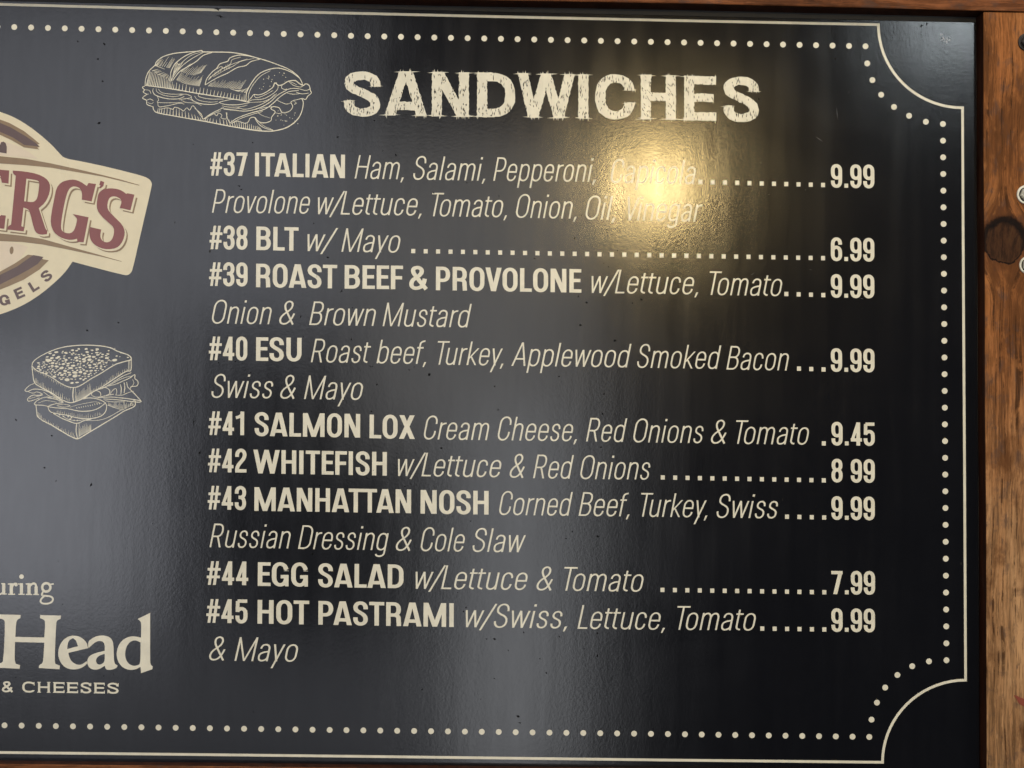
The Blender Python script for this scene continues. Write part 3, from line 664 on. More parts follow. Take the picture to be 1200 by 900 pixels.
# ------------------------------------------------------------------ heading with a scratched, hand-inked edge
random.seed(7)
HEAD = [('S', 403, 445.6, 136.2), ('A', 450.5, 500.5, 135.6), ('N', 506, 549.3, 136.6), ('D', 559, 603.8, 137.4), ('W', 606.5, 673.3, 138.2), ('I', 677.7, 688.9, 139),
        ('C', 697.5, 743.5, 139.4), ('H', 751, 792, 140), ('E', 801.8, 838.8, 141.2), ('S', 848, 889.4, 142.4)]
hp = None
def sliver(x, y, l, w, ang):
    c, s_ = cos(ang), sin(ang)
    return [(x - c * l / 2, y - s_ * l / 2), (x - s_ * w / 2, y + c * w / 2), (x + c * l / 2, y + s_ * l / 2), (x + s_ * w / 2, y - c * w / 2)]
heading = None
for idx, (ch, x0, x1, yb) in enumerate(HEAD):
    W = x1 - x0; H = 52.0
    g = glyph(ch, W, H, 11.8, 9.8, seg=2.2, dt=12.6)
    fs = []
    for f in g.f:
        q = []
        for (px, py) in f:
            nv = noise.noise_vector(Vector((px * .55 + idx * 31, py * .30, 0))); n2 = noise.noise_vector(Vector((px * 1.7, py * .9, idx * 7)))
            px2 = px + nv.x * .7 + n2.x * .5; py2 = py + nv.y * .6 + n2.y * .7
            q.append((x0 + px2 - lean(x0) * py2, yb - py2 + (px - W / 2) * .02))
        fs.append(q)
    def add(px, py, l, w, ang): fs.append(sliver(x0 + px - lean(x0) * py, yb - py + (px - W / 2) * .02, l, w, ang))
    for (ex, ey, ew) in g.ends:
        up = 1 if ey > H * .5 else -1
        yy = min(H - .6, max(.6, ey))
        if 0.15 * H < ey < .85 * H: continue
        add(ex + random.uniform(-1, 1), yy, ew + random.uniform(9, 17), 1.5, random.uniform(-.05, .05))
        add(ex + random.uniform(-1.5, 1.5), yy - up * .6, ew + random.uniform(3, 9), 1.2, random.uniform(-.09, .09))
        for k in range(3): add(ex + random.uniform(-ew / 2 - .5, ew / 2 + .5), ey + up * random.uniform(-1.6, .6), random.uniform(4, 7.5), .9, pi / 2 + random.uniform(-.15, .15))
    if ch in 'SC':
        if ch == 'S': tips = [(W - 5.5, .68 * H, 0), (5, .335 * H, 0)]
        else: tips = [(W - 5.8, .655 * H, 0), (W - 5.8, .36 * H, 0)]
        for (ex, ey, _) in tips:
            add(ex, ey, 18, 1.1, random.uniform(-.06, .06)); add(ex + 1, ey + .8, 14, .9, random.uniform(-.1, .1))
            for k in range(3): add(ex + random.uniform(-6, 7), ey, random.uniform(3, 6), .8, pi / 2 + random.uniform(-.2, .2))
    if ch == 'E':
        for ey, ex in ((H - 1, W), (H * .515, W * .93), (1, W)):
            for k in range(4): add(ex - .4 + random.uniform(-.6, .5), ey + random.uniform(-5, 2) * (1 if ey > 5 else -1), random.uniform(3, 7), .8, pi / 2 + random.uniform(-.2, .2))
    holes = []
    for k in range(int(W * 3.0)):
        px, py = random.uniform(1, W - 1), random.uniform(1.5, H - 1.5)
        if ch in 'SC' or random.random() < .75: an = pi / 2 + random.uniform(-.12, .12)
        else: an = pi / 2 + random.uniform(-.5, .5)
        if ch == 'H': an = pi / 2 - .6 + random.uniform(-.15, .15) if random.random() < .6 else an
        dens = noise.noise(Vector((px * .09 + idx * 3, py * .07, 4)))
        if dens < -.12: continue
        holes.append(sliver(x0 + px, yb - py, random.uniform(2.2, 6.5), random.uniform(.6, 1.15), an))
    me = print_mesh('letter', fs, holes)
    if heading is None:
        heading = bpy.data.objects.new('heading', None); COL.objects.link(heading); heading.parent = board; heading.location = (0, 0, 0)
        heading['label'] = 'large scratchy cream heading reading SANDWICHES'
    link('letter', me, M_CREAM, heading)

# ------------------------------------------------------------------ shop logo
def Z(ox, oy, s): return lambda pts: [(ox + x / s, oy + y / s) for x, y in pts]
def smooth(p, it=1, keep=0.85):
    """round the gentle corners of a traced outline, keep the sharp ones"""
    for _ in range(it):
        q = []
        for i in range(len(p)):
            a, b, c = p[i - 1], p[i], p[(i + 1) % len(p)]
            d1 = (b[0] - a[0], b[1] - a[1]); d2 = (c[0] - b[0], c[1] - b[1])
            l1 = math.hypot(*d1) or 1; l2 = math.hypot(*d2) or 1
            cs = (d1[0] * d2[0] + d1[1] * d2[1]) / l1 / l2
            if cs < keep - .25: q.append(b)
            else: q += [(b[0] - d1[0] * .25, b[1] - d1[1] * .25), (b[0] + d2[0] * .25, b[1] + d2[1] * .25)]
        p = q
    return p
badge = [(-60, 118), (-25, 123), (0, 131), (15, 136.5), (30, 145), (45, 156), (60, 169), (70, 180), (75.3, 185.5), (95, 189), (120, 194.3), (143.5, 200), (168, 206.3), (174.5, 209.5), (177.8, 213.5), (178, 218),
         (166.6, 266.4), (155.6, 315.5), (153.4, 319.8), (150, 322.4), (145.5, 322.5), (108.9, 313), (85, 306.6), (78, 317), (69, 326.7), (50, 343.3), (27.8, 357.8), (0, 369), (-25, 374), (-60, 378)]
logo = link('shop_logo', print_mesh('shop_logo', [smooth(badge, 2)], lift=0.00022), M_BADGE, board, 'round cream and oxblood shop badge crossed by a banner')
z1, z2, zA, zB, z3 = Z(0, 120, 10), Z(0, 200, 10), Z(0, 200, 10), Z(80, 200, 6.927), Z(0, 280, 9)
def sub(name, polys, mat, lift, label=None):
    for p in polys: link(name, print_mesh(name, [p], lift=lift), mat, logo, label)
sub('inner_disc', [smooth([(-40, 280), (0, 283), (18, 284.5), (33, 289), (26, 301), (14, 311), (0, 317.5), (-40, 322)], 2), smooth([(-40, 160), (0, 165), (20, 170), (34, 178), (44, 186), (20, 183), (-40, 181)], 2)], M_PINK, .00032)
tan = [z1([(-300, 110), (0, 200), (110, 240), (280, 335), (400, 430), (467, 487), (438, 490), (467, 521), (436, 530), (462, 552), (280, 527), (130, 440), (0, 380), (-300, 300)]),
       z1([(-300, 610), (0, 630), (300, 660), (600, 715), (900, 780), (1200, 850)]) + [(140, 210), (163.5, 216.8), (163, 217.4), (140, 211.6)] + z1([(1200, 868), (850, 808), (600, 765), (300, 735), (0, 715), (-300, 700)]),
       [(-30, 271.5), (0, 273.5), (25, 276), (50, 280), (80, 288.5), (110, 296.8), (143, 306.3), (142, 306.6), (120, 301), (80, 292.5), (50, 286.5), (25, 283.5), (0, 282.5), (-30, 281)],
       z3([(-300, 440), (0, 345), (150, 262), (295, 165), (400, 180), (458, 215), (515, 225), (420, 320), (250, 430), (100, 495), (0, 535), (-300, 620)]),
       disc(13.6, 293.4, 4.6, 16, .5, pi / 2 + .08)]
sub('tan_band', tan, M_TAN, .00042)
sub('brown_band', [z1([(-300, 150), (0, 240), (120, 290), (300, 395), (420, 475), (462, 518), (285, 498), (150, 410), (0, 345), (-300, 260)]),
                   z3([(-300, 480), (0, 380), (180, 290), (350, 170), (400, 178), (458, 190), (400, 262), (300, 325), (200, 380), (100, 430), (0, 480), (-300, 570)]),
                   z1([(-100, 480), (0, 500), (12, 468), (40, 459), (65, 475), (80, 520), (78, 598), (0, 585), (-100, 570)])], M_BROWN, .00052)
R_out = zA([(150, -2), (300, 10), (440, 38), (540, 88), (585, 150), (588, 220), (570, 295), (525, 380), (455, 440), (470, 485), (520, 640), (538, 690), (556, 702), (550, 745), (480, 752), (432, 735), (400, 690), (350, 480), (325, 450), (275, 432), (250, 650), (286, 665), (278, 712), (85, 690), (92, 652), (130, 632), (185, 60), (153, 35)])
R_in = zA([(310, 93), (430, 112), (452, 122), (463, 145), (448, 270), (435, 325), (412, 355), (380, 370), (283, 358)])
G_out = [(80, 210.8), (87.2, 210.3), (94.4, 212.8), (101.7, 218), (103.8, 214.4), (112.5, 215.6), (107.4, 236.1), (95.9, 233.9), (96.3, 227), (95, 222.6), (92, 219.5), (87, 218.2), (83, 219.5), (80, 223), (77.5, 230), (75, 241), (72.3, 256),
         (71.2, 267), (73.5, 271.5), (80, 273.8), (85.5, 272), (88.5, 266), (90.3, 258), (90.1, 255.6), (85.5, 250.8), (103.8, 254.6), (98, 284), (90.8, 283.5), (90.2, 279.7), (86, 281), (79, 281), (70, 278), (62.5, 271.5), (59.3, 262), (60, 251), (63.5, 233), (66, 220.5), (71.5, 213.5)]
S_out = zB([(255, 170), (290, 150), (340, 142), (400, 148), (440, 165), (470, 188), (480, 182), (537, 195), (505, 322), (418, 302), (435, 250), (420, 225), (380, 207), (345, 212), (325, 235), (315, 290), (330, 330), (380, 380), (440, 440), (460, 490), (455, 540), (430, 595), (390, 630), (320, 640), (260, 628), (210, 600),
            (180, 560), (170, 510), (178, 457), (268, 478), (258, 530), (272, 565), (300, 582), (330, 580), (355, 560), (372, 510), (370, 460), (330, 425), (270, 370), (235, 320), (230, 270), (240, 200)])
AP = zB([(262, 82), (292, 92), (285, 125), (262, 142), (248, 140), (262, 120), (252, 114)])
E1 = zA([(-220, -40), (0, -12), (108, -2), (100, 152), (22, 140), (5, 62), (-60, 40), (-220, 30)]); E2 = zA([(-220, 540), (-40, 570), (14, 520), (68, 526), (50, 682), (0, 676), (-220, 650)])
E3 = zA([(-60, 250), (-20, 230), (8, 240), (12, 300), (5, 380), (-60, 350)])
letters = [smooth(R_out), smooth(G_out, 1), smooth(S_out, 1), AP, E1, E2]
off = lambda ps, dx, dy: [[(x + dx, y + dy) for x, y in p] for p in ps]
def grow(p, d):
    if area2(p) < 0: p = p[::-1]
    q = []
    for i in range(len(p)):
        a, b, c = p[i - 1], p[i], p[(i + 1) % len(p)]
        n1 = (b[1] - a[1], a[0] - b[0]); n2 = (c[1] - b[1], b[0] - c[0])
        l1, l2 = math.hypot(*n1) or 1, math.hypot(*n2) or 1
        m = (n1[0] / l1 + n2[0] / l2, n1[1] / l1 + n2[1] / l2); l = math.hypot(*m) or 1
        q.append((b[0] + m[0] / l * d, b[1] + m[1] / l * d))
    return q
Rin = [smooth(R_in)]
link('letter_shadow', print_mesh('letter_shadow', off(letters, 3.6, 3.8), off(Rin, 3.6, 3.8), lift=.00052), M_TAN, logo)
link('letter_outline', print_mesh('letter_outline', off([grow(p, .2) for p in letters], 1.9, 2.0), off(Rin, 1.9, 2.0), lift=.00062), M_BADGE, logo)
link('banner_lettering', print_mesh('banner_lettering', letters, Rin, lift=.00072), M_RED, logo, "oxblood slab-serif letters ERG'S")
gels = []
for ch, cx, cy, an, W in (('G', 5.2, 351.6, -14, 12), ('E', 22.6, 343.4, -24, 10.2), ('L', 39.6, 335.0, -32, 9.5), ('S', 54.4, 323.3, -42, 11)):
    H = 12.4; g = glyph(ch, W, H, 3.3, 2.7); c, s_ = cos(radians(an)), sin(radians(an))
    for f in g.f: gels.append([(cx + (x - W / 2) * c + (y - H / 2) * s_, cy + (x - W / 2) * s_ - (y - H / 2) * c) for x, y in f])
link('rim_lettering', print_mesh('rim_lettering', gels, lift=.00042), M_BROWN, logo, 'small brown letters GELS curving along the badge rim')

# ------------------------------------------------------------------ sponsor's lettering, lower left
z5, z8 = Z(0, 660, 5.295), Z(0, 720, 8.18)
Hh = z5([(-60, 316), (0, 318), (128, 321), (127, 340), (108, 350), (100, 368), (95, 457), (275, 461), (281, 365), (272, 350), (248, 340), (250, 322), (378, 325), (375, 346), (356, 353), (348, 372), (339, 600), (344, 625), (372, 636), (369, 658), (240, 650), (243, 632), (262, 622), (269, 600), (275, 493), (93, 489),
         (90, 600), (98, 624), (125, 633), (121, 655), (-60, 646), (-60, 628), (5, 622), (22, 605), (32, 368), (24, 350), (0, 343), (-60, 340)])
e_o = z5([(360, 572), (364, 525), (384, 485), (415, 458), (452, 448), (490, 453), (522, 473), (540, 500), (547, 527), (424, 556), (432, 592), (455, 620), (488, 633), (515, 625), (538, 607), (541, 622), (515, 646), (480, 658), (440, 660), (402, 646), (374, 615)])
e_i = z5([(417, 533), (420, 498), (432, 474), (453, 465), (472, 478), (484, 515)])
a_o = z5([(546, 488), (568, 468), (600, 452), (640, 447), (678, 456), (698, 478), (705, 515), (707, 605), (713, 626), (729, 634), (726, 648), (700, 660), (668, 663), (655, 655), (650, 636), (620, 656), (588, 662), (560, 654), (543, 630), (541, 600), (556, 574), (590, 558), (650, 543), (650, 505), (640, 487), (615, 481), (590, 490), (566, 512), (549, 526)])
a_i = z5([(650, 562), (615, 573), (597, 592), (595, 612), (606, 628), (625, 630), (650, 612)])
d_o = z5([(854, 346), (932, 308), (931, 610), (936, 632), (948, 640), (945, 658), (875, 682), (872, 643), (845, 658), (808, 664), (768, 652), (738, 622), (723, 580), (726, 535), (745, 492), (780, 463), (825, 451), (875, 462), (877, 375), (870, 358)])
d_i = z5([(872, 492), (845, 478), (815, 482), (790, 506), (776, 545), (778, 590), (795, 622), (825, 638), (855, 634), (872, 622)])
spons = link('sponsor_lettering', print_mesh('sponsor_lettering', [smooth(Hh), smooth(e_o, 2), smooth(a_o, 2, .8), smooth(d_o, 2, .8)], [smooth(e_i, 2), smooth(a_i, 2, .8), smooth(d_i, 2, .8)]), M_CREAM, board, 'large cream serif word Head')
# "uring"
pu = Pen(20, 8)
def vs(x, y0, y1, w=20): pu.f.append([(x - w / 2, y0), (x + w / 2, y0), (x + w / 2, y1), (x - w / 2, y1)])
def se(x0, x1, y, h=7): pu.f.append([(x0, y - h / 2), (x1, y - h / 2), (x1, y + h / 2), (x0, y + h / 2)])
vs(23, 124, 194); se(8, 30, 127); se(24, 42, 191)
pu.stroke([('M', -20, 125), ('L', -20, 170), ('C', -20, 200, 5, 198, 18, 180)], w=10)
vs(70, 124, 196); se(48, 70, 129); se(50, 94, 193); pu.stroke([('M', 74, 150), ('C', 80, 130, 92, 122, 106, 130)], w=13); pu.f.append(disc(100, 134, 10))
vs(133, 124, 196); se(112, 134, 129); se(114, 153, 193); pu.f.append(disc(134, 83, 14.5))
vs(180, 124, 196); se(159, 180, 129); se(161, 199, 194); vs(224, 145, 196); se(206, 242, 194)
pu.stroke([('M', 184, 145), ('C', 195, 122, 225, 115, 225, 150)], w=13)
pu.stroke([('M', 262, 150), ('v', 287, 124), ('h', 313, 150), ('v', 287, 176), ('h', 262, 150)], True, K=.55, w=15)
pu.stroke([('M', 306, 132), ('L', 334, 128)], w=9)
pu.stroke([('M', 268, 176), ('C', 250, 200, 262, 202, 290, 203), ('C', 330, 204, 332, 222, 326, 234), ('C', 315, 256, 256, 258, 252, 238), ('C', 250, 224, 262, 214, 275, 204)], w=11)
link('sponsor_caption', print_mesh('sponsor_caption', [z5(p) for p in pu.f]), M_CREAM, board, 'small cream serif letters uring')
chs = []
for ch, x0, x1 in (('&', 10, 82), ('C', 138, 214), ('H', 236, 309), ('E', 333, 400), ('E', 418, 484), ('S', 501, 566), ('E', 586, 650), ('S', 667, 736)):
    X0, X1 = x0 / 5.295, x1 / 5.295; W = X1 - X0; H = 12.6; yb = 811.0 + X0 * .014
    g = glyph(ch, W, H, 2.6, 2.0, opn=(.78, .22))
    if ch in 'HE':
        for xx in ([1.3, W - 1.3] if ch == 'H' else [1.3]):
            for yy in (.45, H - .45): g.f.append([(xx - 2.1, yy - .45), (xx + 2.1, yy - .45), (xx + 2.1, yy + .45), (xx - 2.1, yy + .45)])
        if ch == 'E':
            for yy in (0, H - 3.4): g.f.append([(W - .9, yy), (W, yy), (W, yy + 3.4), (W - .9, yy + 3.4)])
    if ch in 'CS': g.f.append([(W - .9, H * .66), (W, H * .66), (W, H - .3), (W - .9, H - .3)])
    if ch == 'S': g.f.append([(0, .3), (.9, .3), (.9, H * .38), (0, H * .38)])
    chs += [[(X0 + x, yb - y + x * .014) for x, y in f] for f in g.f]
link('sponsor_subtitle', print_mesh('sponsor_subtitle', chs), M_CREAM, board, 'small cream capitals reading & CHEESES')

# ------------------------------------------------------------------ line drawings
def catmull(p, n=5, close=False):
    if len(p) < 3: return list(p)
    out = []; m = len(p)
    for i in range(m if close else m - 1):
        a = p[i - 1] if (i or close) else p[0]; b = p[i]; c = p[(i + 1) % m]; d = p[(i + 2) % m] if (i + 2 < m or close) else p[-1]
        for k in range(n):
            t = k / n
            out.append(tuple(.5 * (2 * b[j] + (c[j] - a[j]) * t + (2 * a[j] - 5 * b[j] + 4 * c[j] - d[j]) * t * t + (3 * b[j] - a[j] - 3 * c[j] + d[j]) * t ** 3) for j in (0, 1)))
    if not close: out.append(p[-1])
    return out
class Draw:
    def __init__(s, zf): s.z = zf; s.pen = Pen(1, 1); s.extra = []
    def line(s, pts, w=1.0, sm=True):
        q = s.z(pts); q = catmull(q) if sm else q
        n = len(q); ws = [w * .94 * (0.72 + .28 * sin(pi * i / max(1, n - 1))) * (1 + .25 * noise.noise(Vector((q[i][0] * .4, q[i][1] * .4, 1)))) for i in range(n)]
        try:
            p2 = [q[0]]; w2 = [ws[0]]
            for a, b in zip(q[1:], ws[1:]):
                if math.hypot(a[0] - p2[-1][0], a[1] - p2[-1][1]) > .15: p2.append(a); w2.append(b)
            if len(p2) > 1: s.pen.stroke(p2, w=w2)
        except ZeroDivisionError: pass
    def hatch(s, e1, e2, n, w=.5, jit=.25, l0=1.0, l1=1.0):
        """n ticks from curve e1 towards curve e2"""
        a, b = catmull(s.z(e1), 8), catmull(s.z(e2), 8)
        n = int(n * 1.4)
        for i in range(n):
            t = (i + .5 + random.uniform(-jit, jit)) / n
            p = a[min(len(a) - 1, int(t * (len(a) - 1)))]; q = b[min(len(b) - 1, int(t * (len(b) - 1)))]
            k = random.uniform(l0, l1) if l0 != l1 else l0
            q = (p[0] + (q[0] - p[0]) * k, p[1] + (q[1] - p[1]) * k)
            if math.hypot(q[0] - p[0], q[1] - p[1]) > .3: s.pen.stroke([p, q], w=[w * 1.25, w * .45])
    def dot(s, x, y, rx, ry, a=0):
        (cx, cy), = s.z([(x, y)]); s.extra.append(disc(cx, cy, rx, 9, ry / rx, a))
random.seed(21)
d = Draw(Z(150, 40, 5)); ln = d.line
ln([(100, 300), (104, 262), (122, 218), (158, 182), (165, 165), (200, 135), (260, 115), (330, 106), (400, 101), (430, 97), (446, 104), (520, 105), (600, 107), (680, 119), (740, 135), (810, 155), (880, 180), (940, 205), (990, 240), (1014, 272), (1023, 296)], 1.15)
ln([(158, 185), (170, 188), (215, 205)], .6)
ln([(100, 300), (250, 320), (400, 346), (560, 371), (692, 392)], 1.2)
ln([(692, 392), (693, 350), (715, 300), (760, 240), (810, 212), (870, 199), (915, 206), (965, 228), (1010, 262)], 1.1)
ln([(705, 385), (709, 345), (732, 298), (778, 245), (835, 214)], .7)
ln([(256, 275), (250, 230), (268, 185), (290, 160), (340, 125), (400, 102), (430, 97)], 1.0)
ln([(446, 104), (380, 140), (330, 175), (290, 215), (262, 255), (256, 275)], .8)
ln([(262, 272), (300, 222), (350, 190), (400, 160), (440, 125), (492, 108)], 1.1)
ln([(280, 195), (285, 165), (300, 180), (340, 145), (380, 120), (440, 103)], .6)
ln([(452, 298), (460, 265), (490, 225), (520, 200), (536, 176), (565, 165), (585, 158), (600, 138), (650, 123), (712, 129), (772, 146)], 1.1)
ln([(452, 298), (520, 257), (580, 230), (640, 196), (690, 184), (722, 160), (778, 146)], 1.0)
ln([(478, 258), (520, 225), (565, 195), (640, 165), (700, 145)], .6); ln([(500, 250), (560, 215), (620, 185), (660, 160), (740, 142)], .55)
ln([(520, 205), (545, 190), (560, 200), (600, 175), (610, 150), (660, 135)], .6)
d.hatch([(108, 300), (180, 310), (255, 321)], [(128, 218), (190, 240), (250, 285)], 17, .75)
d.hatch([(255, 320), (400, 345), (560, 371), (690, 391)], [(262, 270), (405, 300), (570, 330), (690, 345)], 56, .7, l0=.35, l1=.85)
d.hatch([(160, 185), (200, 190), (245, 200)], [(195, 140), (240, 130), (290, 125)], 11, .42, l0=.4, l1=1)
d.hatch([(140, 215), (180, 240), (225, 262), (252, 285)], [(175, 205), (215, 225), (240, 240), (253, 262)], 13, .4)
d.hatch([(285, 270), (330, 290), (380, 300), (420, 305)], [(320, 215), (370, 235), (430, 245), (450, 225)], 20, .42, l0=.5, l1=1)
d.hatch([(310, 220), (380, 240), (430, 225)], [(370, 170), (430, 180), (470, 170)], 15, .4, l0=.5, l1=1)
d.hatch([(470, 305), (530, 312), (600, 318), (660, 325)], [(500, 270), (570, 265), (640, 270), (700, 265)], 22, .42, l0=.5, l1=1)
d.hatch([(600, 320), (640, 335), (690, 345)], [(645, 335), (680, 325), (708, 310)], 9, .4)
d.hatch([(262, 250), (275, 225), (300, 200)], [(275, 180), (300, 170), (330, 160)], 7, .4)
d.hatch([(470, 270), (520, 230), (600, 200)], [(490, 235), (540, 195), (610, 150)], 10, .4, l0=.4, l1=.9)
for k in range(26): d.dot(random.uniform(745, 960), random.uniform(225, 330), random.uniform(.35, .9), random.uniform(.25, .55), random.uniform(0, 3)) if random.random() < .8 else None
for k in range(20): d.dot(random.uniform(860, 1000), random.uniform(450, 535), random.uniform(.35, .8), random.uniform(.25, .5), random.uniform(0, 3))
ln([(100, 303), (84, 312), (96, 326), (90, 340), (112, 352), (120, 350)], .95); ln([(112, 352), (85, 374), (108, 388), (112, 412), (146, 425)], .95)
ln([(96, 326), (125, 330), (135, 350)], .6); ln([(108, 388), (130, 380), (148, 390)], .7); ln([(115, 400), (135, 408), (150, 400)], .5)
ln([(148, 318), (146, 338), (166, 360), (230, 378), (295, 379), (330, 365)], .9); ln([(165, 318), (170, 338), (210, 358), (270, 366), (325, 355)], .6)
ln([(178, 322), (200, 343), (260, 352), (318, 350)], .6); ln([(170, 362), (180, 385), (175, 400), (260, 402), (320, 400)], .6); ln([(175, 402), (182, 425), (230, 420), (300, 405), (330, 410)], .7)
ln([(368, 370), (385, 392), (430, 408), (490, 412), (530, 405)], .9); ln([(390, 362), (410, 385), (470, 398), (525, 396)], .6); ln([(415, 350), (416, 366), (480, 380), (560, 380)], .7)
ln([(300, 355), (340, 352), (372, 370), (300, 385)], .6); ln([(310, 385), (340, 400), (400, 405), (430, 420)], .6); ln([(325, 378), (360, 380), (388, 395)], .5)
ln([(532, 400), (560, 392), (620, 382), (690, 396), (720, 400)], .8); ln([(532, 400), (570, 412), (640, 414), (712, 402)], .9); ln([(550, 420), (600, 428), (660, 425), (700, 415)], .6); ln([(545, 432), (600, 440), (650, 436)], .6)
ln([(188, 440), (230, 432), (262, 440), (275, 428), (310, 440), (325, 450), (345, 432), (362, 445), (378, 420), (400, 440), (440, 498)], .8)
ln([(390, 432), (430, 470), (440, 498), (480, 470), (540, 440), (560, 430)], .9); ln([(448, 498), (495, 470), (545, 448)], .6)
ln([(470, 480), (500, 466), (520, 478), (530, 462), (550, 475), (545, 490), (575, 495), (580, 460)], .7); ln([(575, 458), (582, 492), (596, 520)], .8)
ln([(596, 522), (640, 492), (720, 462), (800, 440), (850, 405), (890, 368), (940, 338), (1000, 330)], 1.0); ln([(604, 524), (660, 494), (730, 470), (790, 452)], .7)
ln([(560, 440), (640, 448), (700, 450), (770, 432), (830, 400), (880, 355), (930, 328)], .9); ln([(640, 430), (690, 440), (760, 420), (820, 390), (860, 352)], .7)
ln([(700, 398), (730, 385), (790, 380), (840, 355), (875, 325), (880, 300)], .7); ln([(720, 400), (790, 395), (840, 375), (872, 348)], .6)
ln([(700, 396), (722, 372), (738, 354), (765, 356), (800, 345), (848, 312), (860, 286), (882, 300), (905, 296), (940, 276), (980, 272), (1004, 290), (1028, 300), (1042, 291), (1062, 302), (1068, 328), (1074, 345), (1055, 362), (1040, 382), (1022, 376)], 1.1)
ln([(738, 354), (750, 372), (790, 362), (850, 330)], .6); ln([(905, 296), (900, 315), (925, 325), (960, 318), (1000, 320), (1040, 330), (1066, 322)], .8); ln([(940, 276), (970, 300), (1010, 310), (1030, 300)], .7)
ln([(985, 340), (1020, 350), (1060, 345)], .7); ln([(930, 345), (970, 352), (1010, 348)], .6); ln([(940, 276), (960, 282), (990, 298)], .5)
ln([(1022, 376), (990, 384), (962, 392), (955, 402), (965, 425), (945, 452), (905, 460), (885, 432), (850, 425), (838, 438), (862, 455), (842, 486), (836, 508), (800, 520), (765, 512), (742, 488), (716, 492), (704, 515), (682, 522), (640, 510), (605, 524)], .95)
ln([(770, 440), (800, 430), (850, 425)], .6); ln([(860, 460), (885, 465), (905, 460)], .6); ln([(870, 385), (900, 400), (930, 410), (955, 402)], .7); ln([(760, 460), (790, 478), (830, 490)], .5)
ln([(970, 395), (985, 400), (975, 412), (990, 405)], .5)
ln([(146, 425), (152, 446), (178, 462), (300, 485), (450, 511), (600, 540), (700, 557), (790, 568), (860, 566), (930, 547), (985, 508), (1015, 462), (1027, 405), (1017, 376)], 1.3)
ln([(742, 490), (765, 525), (800, 550), (850, 562)], .9); ln([(752, 500), (800, 540), (840, 556)], .5)
d.hatch([(172, 462), (300, 484), (440, 508)], [(178, 428), (300, 440), (430, 488)], 30, .75, l0=.75, l1=1)
d.hatch([(450, 510), (600, 538), (700, 556), (790, 566)], [(460, 490), (590, 495), (700, 520), (770, 540)], 36, .7, l0=.6, l1=1)
link('sandwich_drawing', print_mesh('sandwich_drawing', d.pen.f + d.extra, lift=.00022), M_LINE, board, 'cream line drawing of a long filled sub roll')

d = Draw(Z(20, 390, 6.43)); ln = d.line
ln([(112, 250), (122, 218), (170, 180), (250, 140), (340, 110), (430, 97), (520, 93), (620, 98), (700, 112), (760, 140), (830, 164), (858, 185), (856, 204), (820, 214), (750, 235), (700, 262), (640, 300), (560, 345), (480, 396), (430, 412), (380, 405), (320, 375), (260, 335), (200, 305), (150, 285), (112, 250)], 1.15)
ln([(112, 250), (118, 305), (132, 376), (180, 410), (260, 452), (330, 500), (395, 526), (435, 520), (490, 498), (560, 452), (650, 402), (740, 342), (820, 292), (858, 280), (860, 186)], 1.2)
ln([(425, 414), (420, 470), (425, 520)], 1.3); ln([(440, 412), (438, 515)], .7); ln([(842, 205), (838, 288)], .9); ln([(850, 200), (850, 285)], .6)
ln([(860, 300), (790, 330), (720, 375), (650, 415), (600, 430), (540, 470), (500, 500)], .9)
d.hatch([(445, 515), (500, 490), (560, 450)], [(445, 440), (500, 410), (555, 375)], 16, .45, l0=.5, l1=1)
d.hatch([(130, 370), (200, 415), (300, 470), (400, 520)], [(118, 300), (200, 350), (300, 410), (405, 440)], 30, .42, l0=.15, l1=.6)
d.hatch([(118, 262), (200, 308), (300, 368), (410, 412)], [(120, 320), (200, 370), (300, 430), (405, 480)], 20, .38, l0=.15, l1=.4)
d.hatch([(560, 445), (650, 398), (740, 338), (840, 285)], [(560, 400), (650, 330), (740, 270), (840, 215)], 26, .4, l0=.15, l1=.5)
random.seed(5); cells = []
for k in range(2200):
    u, v = random.gauss(0, 1), random.gauss(0, 1)
    x, y = 415 + u * 125, 285 + v * 62 + u * -12
    if not (150 < x < 830 and 115 < y < 400): continue
    if y > 275 + (x - 112) * .40 - 5 or (x > 430 and y > 400 - (x - 430) * .55): continue
    if x < 200 and y < 200: continue
    rx = random.uniform(7, 21) * (1 - .2 * abs(u)); ry = rx * random.uniform(.38, .62)
    if all(((x - a) / (rx + c + 2.5)) ** 2 + ((y - b) / (ry + e + 3)) ** 2 > 1 for a, b, c, e in cells): cells.append((x, y, rx, ry))
for (x, y, rx, ry) in cells: d.dot(x, y, rx / 6.43, ry / 6.43, random.uniform(-.25, .1))
for (x, y, rx) in ((300, 190, 12), (365, 150, 12), (410, 158, 6), (545, 178, 15), (600, 132, 8), (690, 135, 8), (675, 190, 14), (750, 175, 9), (470, 125, 5), (835, 185, 8), (735, 206, 20), (640, 212, 12), (235, 208, 22), (165, 228, 8), (165, 268, 9), (620, 165, 5), (470, 178, 6), (515, 208, 7)): d.dot(x, y, rx / 6.43, rx * .5 / 6.43, -.1)
ln([(130, 380), (90, 400), (60, 432), (80, 441), (130, 424), (200, 432), (262, 458), (300, 478), (345, 495)], .9); ln([(75, 440), (120, 455), (150, 445), (190, 462), (160, 472), (120, 470), (85, 490), (80, 505), (88, 515), (130, 505), (170, 490)], .85)
ln([(90, 498), (140, 482), (195, 470)], .5); ln([(200, 445), (240, 475), (290, 490), (320, 515)], .7); ln([(170, 405), (230, 440), (270, 470)], .5); ln([(270, 470), (310, 495), (350, 520)], .8)
ln([(230, 490), (290, 500), (345, 522)], .9); ln([(190, 490), (150, 512), (132, 532), (140, 543), (195, 546), (235, 556)], .95); ln([(190, 490), (230, 484), (262, 492)], .8); ln([(160, 530), (210, 512), (260, 515), (300, 525)], .5)
